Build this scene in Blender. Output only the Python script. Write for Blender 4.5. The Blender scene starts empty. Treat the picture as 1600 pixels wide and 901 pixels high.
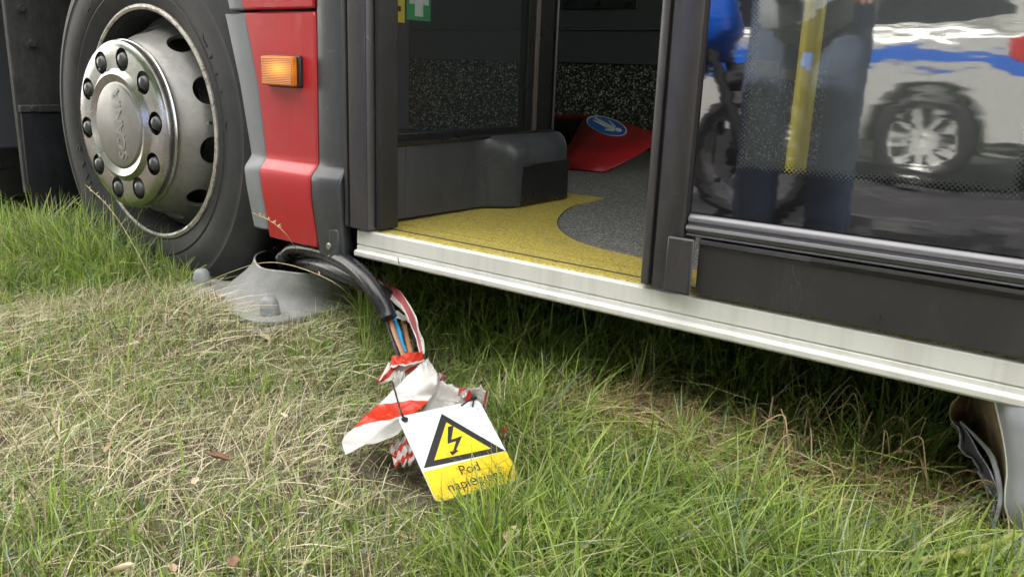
import bpy, bmesh, math, random
import numpy as np
from mathutils import Vector, Matrix
rnd = random.Random(7)
npr = np.random.default_rng(11)
S = bpy.context.scene
COL = S.collection

# ---------------------------------------------------------------- camera
CX, CY = 800.0, 450.5
_v1 = np.array([-1000, 45.]) - (CX, CY)
_vz = np.array([620, 5300.]) - (CX, CY)
FPX = math.sqrt(-float(_v1 @ _vz))
_X = -np.array([_v1[0], _v1[1], FPX]); _X /= np.linalg.norm(_X)
_Z = -np.array([_vz[0], _vz[1], FPX]); _Z /= np.linalg.norm(_Z)
_Y = np.cross(_Z, _X)
RM = np.array([_X, _Y, _Z])
cd = bpy.data.cameras.new('camera'); cam = bpy.data.objects.new('camera', cd); COL.objects.link(cam)
M = Matrix.Identity(4)
for i in range(3):
    M[i][0] = RM[i, 0]; M[i][1] = -RM[i, 1]; M[i][2] = -RM[i, 2]
cam.matrix_world = M
cd.sensor_width = 36; cd.lens = FPX / 1600 * 36; cd.clip_start = 0.02; cd.clip_end = 600
S.camera = cam

# ---------------------------------------------------------------- light (bright day, the sun stands behind the bus)
SUN_EL, SUN_DIR = math.radians(52), Vector((-0.35, 0.94, 0)).normalized()   # towards the sun
w = bpy.data.worlds.new('World'); S.world = w; w.use_nodes = True
nt = w.node_tree; nt.nodes.clear()
sky = nt.nodes.new('ShaderNodeTexSky'); sky.sky_type = 'NISHITA'; sky.sun_disc = False
sky.sun_elevation = SUN_EL; sky.sun_rotation = math.atan2(SUN_DIR.x, SUN_DIR.y)
sky.air_density = 1.0; sky.dust_density = 3.0; sky.ozone_density = 1.0
bg = nt.nodes.new('ShaderNodeBackground'); bg.inputs['Strength'].default_value = 0.15
wo = nt.nodes.new('ShaderNodeOutputWorld')
# thin white cloud veiling most of the blue
tc_ = nt.nodes.new('ShaderNodeTexCoord'); cn = nt.nodes.new('ShaderNodeTexNoise'); cn.inputs['Scale'].default_value = 2.2; cn.inputs['Detail'].default_value = 7; cn.inputs['Roughness'].default_value = .6
nt.links.new(tc_.outputs['Generated'], cn.inputs['Vector'])
cr_ = nt.nodes.new('ShaderNodeValToRGB'); cr_.color_ramp.elements[0].position = .36; cr_.color_ramp.elements[1].position = .60
cr_.color_ramp.elements[0].color = (.35, .35, .35, 1)
nt.links.new(cn.outputs['Fac'], cr_.inputs[0])
mx_ = nt.nodes.new('ShaderNodeMix'); mx_.data_type = 'RGBA'; mx_.inputs[7].default_value = (9.6, 9.1, 8.3, 1)
nt.links.new(cr_.outputs[0], mx_.inputs[0]); nt.links.new(sky.outputs[0], mx_.inputs[6])
nt.links.new(mx_.outputs[2], bg.inputs[0]); nt.links.new(bg.outputs[0], wo.inputs[0])
ld = bpy.data.lights.new('sun', 'SUN'); ld.energy = 4.8; ld.angle = math.radians(0.6); ld.color = (1, .94, .84)
sun = bpy.data.objects.new('sun', ld); COL.objects.link(sun)
sd = Vector((SUN_DIR.x * math.cos(SUN_EL), SUN_DIR.y * math.cos(SUN_EL), math.sin(SUN_EL)))
sun.rotation_euler = sd.to_track_quat('Z', 'Y').to_euler(); sun.location = sd * 30
S.view_settings.view_transform = 'Standard'; S.view_settings.look = 'None'
S.view_settings.exposure = 2.15; S.view_settings.gamma = 1
S.cycles.max_bounces = 8; S.cycles.transparent_max_bounces = 16; S.cycles.caustics_reflective = False
S.cycles.caustics_refractive = False

# ---------------------------------------------------------------- helpers
def ray(px, py): return RM @ np.array([px - CX, py - CY, FPX])
def onY(px, py, y): r = ray(px, py); return Vector(r * (y / r[1]))
def onZ(px, py, z): r = ray(px, py); return Vector(r * (z / r[2]))
def onX(px, py, x): r = ray(px, py); return Vector(r * (x / r[0]))

def mesh(name, verts, faces, mat=None, parent=None, smooth=40, solid=0, sub=0, bevel=0, uv=None, offset=-1):
    me = bpy.data.meshes.new(name)
    me.from_pydata([tuple(v) for v in verts], [], faces)
    if uv is not None:
        l = me.uv_layers.new(name='UVMap')
        for i, lp in enumerate(me.loops): l.data[i].uv = uv[lp.vertex_index]
    return finish(name, me, mat, parent, smooth, solid, sub, bevel, offset)

def finish(name, me, mat=None, parent=None, smooth=40, solid=0, sub=0, bevel=0, offset=-1):
    me.validate(); me.update()
    if smooth:
        me.shade_smooth()
        me.set_sharp_from_angle(angle=math.radians(smooth))
    o = bpy.data.objects.new(name, me); COL.objects.link(o)
    if mat:
        for m in (mat if isinstance(mat, (list, tuple)) else [mat]): me.materials.append(m)
    if parent: o.parent = parent
    if bevel:
        b = o.modifiers.new('bevel', 'BEVEL'); b.width = bevel; b.segments = 2; b.limit_method = 'ANGLE'; b.angle_limit = math.radians(35)
    if sub:
        b = o.modifiers.new('sub', 'SUBSURF'); b.levels = sub; b.render_levels = sub
    if solid:
        b = o.modifiers.new('solid', 'SOLIDIFY'); b.thickness = solid; b.offset = offset
    return o

def thing(name, label=None, cat=None, group=None, loc=(0, 0, 0), parent=None):
    o = bpy.data.objects.new(name, None); COL.objects.link(o); o.location = loc
    o.empty_display_size = .05
    if parent: o.parent = parent
    tag(o, label, cat, group); return o

def tag(o, label=None, cat=None, group=None, kind=None):
    if label: o['label'] = label
    if cat: o['category'] = cat
    if group: o['group'] = group
    if kind: o['kind'] = kind
    return o

class MB:
    """collects shapes into one mesh"""
    def __init__(s): s.v = []; s.f = []; s.mi = []
    def add(s, vs, fs, mi=0):
        n = len(s.v); s.v += [Vector(v) for v in vs]; s.f += [tuple(i + n for i in f) for f in fs]; s.mi += [mi] * len(fs); return s
    def box(s, x0, x1, y0, y1, z0, z1, mi=0):
        vs = [(x, y, z) for x in (x0, x1) for y in (y0, y1) for z in (z0, z1)]
        return s.add(vs, [(0, 1, 3, 2), (4, 6, 7, 5), (0, 4, 5, 1), (2, 3, 7, 6), (0, 2, 6, 4), (1, 5, 7, 3)], mi)
    def extx(s, prof, x0, x1, mi=0):          # closed profile (y, z) pushed along x
        n = len(prof)
        vs = [(x0, y, z) for y, z in prof] + [(x1, y, z) for y, z in prof]
        fs = [(i, (i + 1) % n, n + (i + 1) % n, n + i) for i in range(n)] + [tuple(range(n))[::-1], tuple(range(n, 2 * n))]
        return s.add(vs, fs, mi)
    def extz(s, prof, z0, z1, mi=0):          # closed profile (x, y) pushed along z
        n = len(prof)
        vs = [(x, y, z0) for x, y in prof] + [(x, y, z1) for x, y in prof]
        fs = [(i, (i + 1) % n, n + (i + 1) % n, n + i) for i in range(n)] + [tuple(range(n))[::-1], tuple(range(n, 2 * n))]
        return s.add(vs, fs, mi)
    def lathe(s, prof, c, axis='Y', n=64, closed=True, mi=0):   # profile (r, h)
        k = len(prof); vs = []
        for i in range(n):
            a = 2 * math.pi * i / n; ca, sa = math.cos(a), math.sin(a)
            for r, h in prof:
                p = (r * ca, h, r * sa) if axis == 'Y' else (r * ca, r * sa, h)
                vs.append((p[0] + c[0], p[1] + c[1], p[2] + c[2]))
        fs = []
        for i in range(n):
            j = (i + 1) % n
            for q in range(k if closed else k - 1):
                r = (q + 1) % k
                fs.append((i * k + q, i * k + r, j * k + r, j * k + q))
        return s.add(vs, fs, mi)
    def tube(s, pts, rad, n=12, cap=True, mi=0):
        pts = [Vector(p) for p in pts]; m = len(pts)
        rad = rad if isinstance(rad, (list, tuple)) else [rad] * m
        up = None; vs = []
        for i, p in enumerate(pts):
            t = (pts[min(i + 1, m - 1)] - pts[max(i - 1, 0)]).normalized()
            if up is None: up = t.orthogonal().normalized()
            up = (up - t * up.dot(t)).normalized(); b = t.cross(up)
            for q in range(n):
                a = 2 * math.pi * q / n
                vs.append(p + (up * math.cos(a) + b * math.sin(a)) * rad[i])
        fs = [(i * n + q, i * n + (q + 1) % n, (i + 1) * n + (q + 1) % n, (i + 1) * n + q) for i in range(m - 1) for q in range(n)]
        if cap: fs += [tuple(range(n))[::-1], tuple(range((m - 1) * n, m * n))]
        return s.add(vs, fs, mi)
    def build(s, name, mat, parent=None, smooth=40, recalc=True, **k):
        me = bpy.data.meshes.new(name); me.from_pydata([tuple(v) for v in s.v], [], s.f)
        me.polygons.foreach_set('material_index', s.mi)
        if recalc:
            b = bmesh.new(); b.from_mesh(me); bmesh.ops.recalc_face_normals(b, faces=b.faces); b.to_mesh(me); b.free()
        return finish(name, me, mat, parent, smooth, **k)

def catmull(pts, n=8):
    P = [Vector(p) for p in pts]; P = [2 * P[0] - P[1]] + P + [2 * P[-1] - P[-2]]; out = []
    for i in range(1, len(P) - 2):
        for k in range(n):
            t = k / n
            out.append(.5 * ((2 * P[i]) + (P[i + 1] - P[i - 1]) * t + (2 * P[i - 1] - 5 * P[i] + 4 * P[i + 1] - P[i + 2]) * t * t + (3 * P[i] - P[i - 1] - 3 * P[i + 1] + P[i + 2]) * t ** 3))
    out.append(P[-2]); return out

def boolcut(o, cutter):
    m = o.modifiers.new('cut', 'BOOLEAN'); m.operation = 'DIFFERENCE'; m.solver = 'EXACT'; m.object = cutter
    dg = bpy.context.evaluated_depsgraph_get(); dg.update()
    me = bpy.data.meshes.new_from_object(o.evaluated_get(dg))
    o.modifiers.remove(m); o.data = me
    bpy.data.objects.remove(cutter)
    me.shade_smooth(); me.set_sharp_from_angle(angle=math.radians(32))
    return o

def text_mesh(body, size, depth=0.0, mat=None, name='lettering', parent=None, mw=None, shear=0, align='CENTER', bold=0.0, spacing=1.0):
    cu = bpy.data.curves.new(name, 'FONT'); cu.body = body; cu.size = size; cu.extrude = depth; cu.offset = bold
    cu.space_character = spacing
    cu.align_x = align; cu.align_y = 'CENTER'; cu.shear = shear; cu.resolution_u = 3
    t = bpy.data.objects.new(name, cu); COL.objects.link(t)
    dg = bpy.context.evaluated_depsgraph_get(); dg.update()
    me = bpy.data.meshes.new_from_object(t.evaluated_get(dg)); bpy.data.objects.remove(t)
    if mw: me.transform(mw)
    return finish(name, me, mat, parent, 0)

def frame(origin, xa, ya, za):
    m = Matrix.Identity(4)
    for i in range(3): m[i][0] = xa[i]; m[i][1] = ya[i]; m[i][2] = za[i]; m[i][3] = origin[i]
    return m

# ---------------------------------------------------------------- materials
class N:
    def __init__(s, name):
        s.m = bpy.data.materials.new(name); s.m.use_nodes = True; s.t = s.m.node_tree; s.t.nodes.clear()
        s.out = s.n('OutputMaterial')
    def n(s, kind, **k):
        x = s.t.nodes.new('ShaderNode' + kind)
        for a, b in k.items(): setattr(x, a, b)
        return x
    def l(s, a, b): s.t.links.new(a, b)
    def val(s, sock, v):
        if hasattr(v, 'is_linked'): s.l(v, sock)
        else: sock.default_value = v
    def math(s, op, a, b=0.0, c=0.0, clamp=False):
        x = s.n('Math', operation=op); x.use_clamp = clamp
        s.val(x.inputs[0], a); s.val(x.inputs[1], b); s.val(x.inputs[2], c); return x.outputs[0]
    def noise(s, scale, detail=4, rough=.6, coord=None, dist=0, out='Fac'):
        x = s.n('TexNoise'); x.inputs['Scale'].default_value = scale; x.inputs['Detail'].default_value = detail
        x.inputs['Roughness'].default_value = rough; x.inputs['Distortion'].default_value = dist
        s.l(coord or s.obj(), x.inputs['Vector']); return x.outputs[out]
    def obj(s, scale=None):
        if not hasattr(s, '_tc'): s._tc = s.n('TexCoord')
        if scale is None: return s._tc.outputs['Object']
        m = s.n('Mapping'); s.l(s._tc.outputs['Object'], m.inputs[0]); m.inputs['Scale'].default_value = scale; return m.outputs[0]
    def ramp(s, fac, stops, mode='LINEAR'):
        x = s.n('ValToRGB'); x.color_ramp.interpolation = mode
        e = x.color_ramp.elements
        while len(e) < len(stops): e.new(.5)
        for i, (p, c) in enumerate(stops):
            e[i].position = p; e[i].color = (*c, 1) if len(c) == 3 else c
        s.l(fac, x.inputs[0]); return x.outputs[0]
    def mix(s, fac, a, b, mode='MIX'):
        x = s.n('Mix', data_type='RGBA', blend_type=mode)
        s.val(x.inputs[0], fac)
        for i, v in ((6, a), (7, b)):
            if hasattr(v, 'is_linked'): s.l(v, x.inputs[i])
            else: x.inputs[i].default_value = (*v, 1)
        return x.outputs[2]
    def bsdf(s, col=(.5, .5, .5), rough=.5, metal=0, bump=None, bstr=.2, bdist=.001, **k):
        b = s.n('BsdfPrincipled')
        if hasattr(col, 'is_linked'): s.l(col, b.inputs['Base Color'])
        else: b.inputs['Base Color'].default_value = (*col, 1)
        s.val(b.inputs['Roughness'], rough); s.val(b.inputs['Metallic'], metal)
        if bump is not None:
            u = s.n('Bump'); u.inputs['Strength'].default_value = bstr; u.inputs['Distance'].default_value = bdist
            s.l(bump, u.inputs['Height']); s.l(u.outputs[0], b.inputs['Normal'])
        for kk, v in k.items():
            s.val(b.inputs[kk.replace('_', ' ')], v)
        return b.outputs[0]
    def done(s, sh): s.l(sh, s.out.inputs[0]); return s.m

def plain(name, col, rough=.5, metal=0, var=.25, scale=12, bstr=.15, bdist=.0006, bscale=220, dust=0, dustcol=(.32, .29, .24), scr=0, scrcol=(.2, .2, .2), **k):
    m = N(name)
    n1 = m.noise(scale, 6, .65)
    lo = tuple(c * (1 - var) for c in col); hi = tuple(min(1, c * (1 + var)) for c in col)
    c = m.ramp(n1, [(.3, lo), (.7, hi)])
    if dust:
        d = m.noise(scale * 2.3, 8, .75, m.obj((1, 1, .35)), 1.0)
        c = m.mix(m.math('MULTIPLY', m.ramp(d, [(.45, (0, 0, 0)), (.72, (1, 1, 1))]), dust), c, dustcol)
    if scr:   # fine scuffs: thin level lines of two stretched noises
        for sc_, st_ in ((16, (1, 1, .25)), (23, (.3, .3, 1))):
            q_ = m.noise(sc_, 3, .5, m.obj(st_), .6); w_ = m.math('SUBTRACT', 1.0, m.math('MULTIPLY', m.math('ABSOLUTE', m.math('SUBTRACT', q_, .56)), 260), clamp=True)
            pt = m.ramp(m.noise(7, 3), [(.52, (0, 0, 0)), (.62, (1, 1, 1))])
            c = m.mix(m.math('MULTIPLY', m.math('MULTIPLY', w_, pt), scr), c, scrcol)
    r = m.math('ADD', m.math('MULTIPLY', m.noise(scale * 3, 5), .22), rough - .11)
    return m.done(m.bsdf(c, r, metal, m.noise(bscale, 3), bstr, bdist, **k))

mRed = plain('red_paint', (.44, .014, .024), .34, var=.10, scale=6, bstr=.08, dust=.28, dustcol=(.34, .10, .08), Coat_Weight=.25)
mGrey = plain('grey_trim_plastic', (.20, .215, .235), .5, var=.12, dust=.2)
mDark = plain('dark_grey_plastic', (.042, .045, .055), .36, var=.15, scale=9, dust=.25, dustcol=(.13, .125, .125), scr=.6, scrcol=(.17, .17, .18))
mPost = plain('anodised_dark_post', (.050, .048, .055), .32, .35, var=.12, scale=5, dust=.2, dustcol=(.17, .155, .145), scr=.35, scrcol=(.2, .19, .19))
mPanel = plain('dark_panel', (.028, .027, .030), .42, .1, var=.15, scale=6, dust=.25, dustcol=(.085, .08, .075), scr=.4, scrcol=(.12, .115, .11))
mBlack = plain('black_rubber', (.012, .012, .013), .5, var=.3, dust=.12, dustcol=(.08, .075, .07))
mTrim = plain('satin_trim', (.17, .17, .19), .36, .75, var=.08, scale=4)
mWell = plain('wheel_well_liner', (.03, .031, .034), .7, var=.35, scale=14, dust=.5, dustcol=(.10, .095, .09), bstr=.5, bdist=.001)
mFlap = plain('mudflap_rubber', (.014, .016, .022), .5, var=.3, scale=10, dust=.35, dustcol=(.06, .06, .062), bstr=.4, bdist=.001)
mFrameBlack = plain('black_door_frame', (.01, .01, .011), .3, var=.2, dust=.08, dustcol=(.06, .06, .06))
mConcrete = plain('concrete', (.30, .28, .25), .9, var=.25, scale=30, bstr=.8, bdist=.003, bscale=90)
mCap = plain('grey_plastic_cap', (.24, .255, .27), .45, var=.1, dust=.2)
mCable = plain('black_cable_sheath', (.014, .015, .019), .28, var=.3, scale=30, dust=.14, dustcol=(.12, .115, .11), bstr=.3)
mNut = plain('dark_nut_cap', (.035, .04, .047), .33, var=.2, scale=30, dust=.2)
mWhiteP = plain('white_plastic', (.72, .74, .77), .4, var=.06, scale=30, dust=.2)
mZip = plain('black_nylon', (.012, .012, .012), .35)
mBrown = plain('brown_insulation', (.33, .16, .085), .4, var=.12, scale=40)
mBlue = plain('blue_insulation', (.03, .26, .55), .4, var=.12, scale=40)
mWallGrey = plain('grey_wall_panel', (.125, .14, .165), .5, var=.06, scale=3)
mStickerBlue = plain('blue_sticker', (.02, .12, .50), .35, var=.05)
mGreenS = plain('green_sticker', (.02, .32, .10), .35, var=.05)
mYellowS = plain('yellow_sticker', (.68, .50, .03), .35, var=.05)
mInk = plain('black_ink', (.012, .012, .014), .45, var=.1)
mSteelBolt = plain('steel_bolt', (.35, .34, .33), .35, .9, var=.2, scale=60)

def speckle(name, base, spots, scale=230, rough=.6):
    m = N(name)
    v = m.n('TexVoronoi'); v.inputs['Scale'].default_value = scale; m.l(m.obj(), v.inputs['Vector'])
    c = m.ramp(v.outputs['Color'], [(0, base), (.52, tuple(b * 1.8 for b in base)), (.72, spots[0]), (.90, spots[1])], 'CONSTANT')
    sep = m.n('SeparateColor'); m.l(v.outputs['Color'], sep.inputs[0])
    c = m.ramp(sep.outputs[0], [(0, base), (.5, tuple(b * 1.7 for b in base)), (.72, spots[0]), (.90, spots[1])], 'CONSTANT')
    return m.done(m.bsdf(c, rough, 0, sep.outputs[1], .3, .0005))
mSpeckWall = speckle('speckled_dado', (.030, .036, .034), ((.26, .30, .27), (.80, .85, .76)), 165)
def floor_mat():
    m = N('grey_speckled_floor')
    v = m.n('TexVoronoi'); v.inputs['Scale'].default_value = 330; m.l(m.obj(), v.inputs['Vector'])
    sep = m.n('SeparateColor'); m.l(v.outputs['Color'], sep.inputs[0])
    c = m.ramp(sep.outputs[0], [(0, (.075, .08, .082)), (.4, (.14, .146, .148)), (.82, (.42, .44, .43))], 'CONSTANT')
    d = m.ramp(m.noise(5, 6, .7, m.obj((.5, 1.5, 1))), [(.42, (0, 0, 0)), (.7, (1, 1, 1))])
    c = m.mix(m.math('MULTIPLY', d, .55), c, (.17, .145, .12))
    return m.done(m.bsdf(c, .62, 0, sep.outputs[1], .3, .0005))
mFloor = floor_mat()
def yellow_mat():
    m = N('yellow_grit_floor')
    v = m.n('TexVoronoi'); v.inputs['Scale'].default_value = 420; m.l(m.obj(), v.inputs['Vector'])
    sep = m.n('SeparateColor'); m.l(v.outputs['Color'], sep.inputs[0])
    c = m.ramp(sep.outputs[0], [(0, (.16, .135, .05)), (.15, (.40, .325, .06)), (.55, (.48, .39, .075)), (.88, (.60, .51, .15))], 'CONSTANT')
    d = m.ramp(m.noise(9, 7, .75, m.obj((.6, 1.4, 1))), [(.45, (0, 0, 0)), (.75, (1, 1, 1))])
    c = m.mix(m.math('MULTIPLY', d, .4), c, (.30, .25, .09))
    return m.done(m.bsdf(c, .6, 0, sep.outputs[1], .4, .0006))
mYellow = yellow_mat()
def alu_mat():
    m = N('anodised_aluminium_sill')
    st = m.ramp(m.noise(7, 6, .7, m.obj((3.2, 1, .12))), [(.45, (0, 0, 0)), (.68, (1, 1, 1))])
    c = m.mix(m.math('MULTIPLY', st, .45), (.66, .66, .65), (.42, .415, .40))
    sp = m.ramp(m.noise(90, 6, .8), [(.66, (0, 0, 0)), (.72, (1, 1, 1))])
    c = m.mix(m.math('MULTIPLY', sp, .35), c, (.3, .28, .25))
    return m.done(m.bsdf(c, .5, .15, m.noise(400, 2), .06, .0004))
mAlu = alu_mat()
def chrome_mat():
    m = N('polished_stainless')
    c = m.ramp(m.noise(26, 6, .7), [(.3, (.33, .33, .33)), (.7, (.47, .465, .45))])
    r = m.math('ADD', m.math('MULTIPLY', m.noise(12, 3, .5), .30), .11)
    return m.done(m.bsdf(c, r, 1, m.noise(60, 4), .06, .001))
mChrome = chrome_mat()
mSatin = plain('brushed_hub_cap', (.30, .30, .30), .36, .85, var=.2, scale=10, dust=.35, dustcol=(.2, .18, .15))
def rim_mat():
    m = N('weathered_silver_rim')
    c = m.ramp(m.noise(9, 8, .7), [(.3, (.17, .17, .168)), (.7, (.30, .295, .285))])
    gr = m.ramp(m.noise(22, 9, .8, None, .8), [(.55, (0, 0, 0)), (.72, (1, 1, 1))])
    c = m.mix(m.math('MULTIPLY', gr, .75), c, (.085, .07, .055))
    return m.done(m.bsdf(c, m.math('ADD', m.math('MULTIPLY', gr, .3), .36), .35, m.noise(60, 6, .8), .5, .0015))
mRim = rim_mat()
def flange_edge():
    m = N('worn_rim_edge')
    gr = m.ramp(m.noise(45, 9, .8, None, .6), [(.48, (0, 0, 0)), (.60, (1, 1, 1))])
    c = m.mix(m.math('MULTIPLY', gr, .8), (.60, .57, .53), (.13, .10, .08))
    return m.done(m.bsdf(c, .4, .5, gr, .4, .001))
mEdge = flange_edge()
def tyre_mat():
    m = N('tyre_rubber')
    c = m.ramp(m.noise(14, 8, .7), [(.3, (.013, .014, .017)), (.72, (.034, .034, .038))])
    return m.done(m.bsdf(c, .62, 0, m.noise(160, 5), .4, .0012))
mTyre = tyre_mat()
def galv_mat():
    m = N('cast_grey_metal')
    c = m.ramp(m.noise(26, 8, .7), [(.3, (.20, .205, .21)), (.7, (.30, .305, .305))])
    st = m.ramp(m.noise(16, 9, .85, None, .3), [(.5, (0, 0, 0)), (.7, (1, 1, 1))])
    c = m.mix(m.math('MULTIPLY', st, .35), c, (.30, .26, .20))
    return m.done(m.bsdf(c, .72, .05, m.noise(120, 6, .8), .7, .0015))
mGalv = galv_mat()
def amber_mat():
    m = N('amber_lens')
    wv = m.n('TexWave', wave_type='BANDS', bands_direction='X'); wv.inputs['Scale'].default_value = 90; m.l(m.obj(), wv.inputs[0])
    wz = m.n('TexWave', wave_type='BANDS', bands_direction='Z'); wz.inputs['Scale'].default_value = 90; m.l(m.obj(), wz.inputs[0])
    h = m.math('ADD', wv.outputs['Fac'], wz.outputs['Fac'])
    # the bulb is lit behind the middle of the lens
    sep = m.n('SeparateXYZ'); m.l(m.obj(), sep.inputs[0])
    dx = m.math('MULTIPLY', m.math('ADD', sep.outputs[0], 1.468), 26.0)
    dz = m.math('MULTIPLY', m.math('ADD', sep.outputs[2], .012), 60.0)
    d = m.math('ADD', m.math('POWER', m.math('ABSOLUTE', dx), 2.0), m.math('POWER', m.math('ABSOLUTE', dz), 2.0))
    g = m.math('POWER', 2.718, m.math('MULTIPLY', d, -1.6))
    e = m.math('MULTIPLY', m.math('ADD', m.math('MULTIPLY', g, .30), .01), m.math('ADD', m.math('MULTIPLY', h, .5), .35))
    b = m.bsdf((.55, .15, .01), .22, 0, h, .6, .001, Emission_Color=(1, .42, .03, 1), Emission_Strength=e)
    return m.done(b)
mAmber = amber_mat()

GX0, GX1, GZ0 = -.521, -.058, -.198
def window_glass(name, frit):
    m = N(name)
    lw = m.n('TexNoise'); lw.inputs['Scale'].default_value = 1.0; lw.inputs['Detail'].default_value = 2
    m.l(m.obj((9, 1, 34)), lw.inputs['Vector'])
    hi = m.noise(420, 2)
    hh = m.math('ADD', lw.outputs['Fac'], m.math('MULTIPLY', hi, .012))
    bp = m.n('Bump'); bp.inputs['Strength'].default_value = .16; bp.inputs['Distance'].default_value = .0012; m.l(hh, bp.inputs['Height'])
    gl = m.n('BsdfGlossy'); gl.inputs['Roughness'].default_value = .03; gl.inputs['Color'].default_value = (.92, .97, 1, 1); m.l(bp.outputs[0], gl.inputs['Normal'])
    tr = m.n('BsdfTransparent'); tr.inputs[0].default_value = (.80, .84, .82, 1)
    fr = m.n('Fresnel'); fr.inputs['IOR'].default_value = 1.5
    fac = m.math('ADD', m.math('MULTIPLY', fr.outputs[0], 1.3), .07 if frit else .01)
    # a thin film of road dust on the pane
    df = m.n('BsdfDiffuse'); df.inputs[0].default_value = (.62, .68, .68, 1)
    dm = m.n('MixShader'); m.l(m.math('MULTIPLY', m.math('ADD', m.noise(6, 5, .7, m.obj((1, 1, .5))), .5), .055 if frit else .025), dm.inputs[0])
    m.l(tr.outputs[0], dm.inputs[1]); m.l(df.outputs[0], dm.inputs[2]); body = dm.outputs[0]
    if frit:
        bk = m.n('BsdfDiffuse'); bk.inputs[0].default_value = (.006, .006, .008, 1)
        sep = m.n('SeparateXYZ'); m.l(m.obj(), sep.inputs[0]); X, Z = sep.outputs[0], sep.outputs[2]
        ex = m.math('SUBTRACT', X, GX0 + .060); ez = m.math('SUBTRACT', Z, GZ0 + .066)
        er = m.math('SUBTRACT', GX1 - .030, X)
        d = m.math('MINIMUM', m.math('MINIMUM', ex, ez), er)
        p = .0046
        u = m.math('DIVIDE', m.math('ADD', X, Z), p * 1.414); v = m.math('DIVIDE', m.math('SUBTRACT', X, Z), p * 1.414)
        fu = m.math('SUBTRACT', m.math('FRACT', u), .5); fv = m.math('SUBTRACT', m.math('FRACT', v), .5)
        dist = m.math('SQRT', m.math('ADD', m.math('MULTIPLY', fu, fu), m.math('MULTIPLY', fv, fv)))
        rr = m.math('SUBTRACT', .78, m.math('MULTIPLY', d, 36))
        op = m.math('MAXIMUM', m.math('LESS_THAN', dist, rr), m.math('LESS_THAN', d, 0))
        op = m.math('MULTIPLY', op, m.math('LESS_THAN', d, .024))
        mx = m.n('MixShader'); m.l(op, mx.inputs[0]); m.l(body, mx.inputs[1]); m.l(bk.outputs[0], mx.inputs[2]); body = mx.outputs[0]
    mx = m.n('MixShader'); m.l(fac, mx.inputs[0]); m.l(body, mx.inputs[1]); m.l(gl.outputs[0], mx.inputs[2])
    return m.done(mx.outputs[0])
mGlass = window_glass('front_door_glass', True)
mGlass2 = window_glass('door_leaf_glass', False)

# ---------------------------------------------------------------- ground, road
GZ = -.60
def gheight(x, y):
    h = .012 * math.sin(x * 3.1 + y * 1.7) + .010 * math.sin(x * 7.3 - y * 5.1) + .006 * math.sin(x * 15 + y * 13)
    if -.62 < x < .6 and 1.05 < y < 1.8: h -= .02
    h += .043 * math.exp(-(((x + 1.55) / .42) ** 2 + ((y - 1.10) / .30) ** 2) ** 2) * (1 if y < 1.6 else 0)
    h -= .016 * math.exp(-(((x + .73) / .16) ** 2 + ((y - .88) / .16) ** 2) ** 2)
    f = max(0, min(1, (abs(y - 1.0) - 1.3) / .5)); return h * (1 - f)
def soil_mat():
    m = N('dry_soil_with_shade')
    c = m.ramp(m.noise(26, 10, .8), [(.3, (.07, .055, .04)), (.52, (.17, .145, .11)), (.72, (.30, .27, .22))])
    c2 = m.ramp(m.noise(2.2, 6, .7), [(.35, (.05, .07, .02)), (.65, (.14, .12, .07))])
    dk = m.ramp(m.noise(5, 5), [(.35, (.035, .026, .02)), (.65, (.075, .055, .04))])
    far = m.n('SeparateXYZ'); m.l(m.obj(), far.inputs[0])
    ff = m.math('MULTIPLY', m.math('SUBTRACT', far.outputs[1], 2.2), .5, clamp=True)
    c = m.mix(m.math('MULTIPLY', m.math('SUBTRACT', far.outputs[1], 1.12), 8.0, clamp=True), c, dk)  # shade beneath the bus painted in as darker soil colour
    c = m.mix(ff, c, c2)
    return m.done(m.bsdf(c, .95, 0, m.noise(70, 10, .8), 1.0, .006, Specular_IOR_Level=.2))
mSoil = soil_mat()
xs = sorted(set([-200, -80, -30, -12] + list(np.arange(-5, 1.6, .05).round(3)) + [4, 15, 60, 200]))
ys = sorted(set(list(np.arange(-.45, 3.3, .05).round(3)) + [4.5, 8, 20, 60, 200]))
vs = [(x, y, GZ + gheight(x, y)) for y in ys for x in xs]
nx = len(xs)
fs = [(j * nx + i, j * nx + i + 1, (j + 1) * nx + i + 1, (j + 1) * nx + i) for j in range(len(ys) - 1) for i in range(nx - 1)]
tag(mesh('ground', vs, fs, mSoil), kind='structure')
def asphalt_mat():
    m = N('asphalt')
    c = m.ramp(m.noise(120, 6, .8), [(.3, (.020, .019, .022)), (.7, (.050, .047, .050))])
    c = m.mix(m.math('MULTIPLY', m.ramp(m.noise(1.6, 3, .5, m.obj((1, 3, 1))), [(.56, (0, 0, 0)), (.64, (1, 1, 1))]), .5), c, (.15, .14, .13))  # paler patches paint sun dapples into the road colour
    return m.done(m.bsdf(c, .8, 0, m.noise(150, 5), .5, .003))
tag(MB().add([(-200, -200, -.66), (200, -200, -.66), (200, -.6, -.66), (-200, -.6, -.66)], [(0, 1, 2, 3)]).build('road', asphalt_mat(), smooth=0), kind='structure')
kb = MB()
for i in range(-12, 6): kb.box(i * 1.0 + .004, i * 1.0 + .996, -.60, -.452, -.75, -.585)
tag(kb.build('kerb', mConcrete, bevel=.01), kind='structure')

# ================================================================ BUS
bus = thing('city_bus', 'red and dark grey city bus with its front door folded open', 'bus')
D = 1.17
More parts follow.
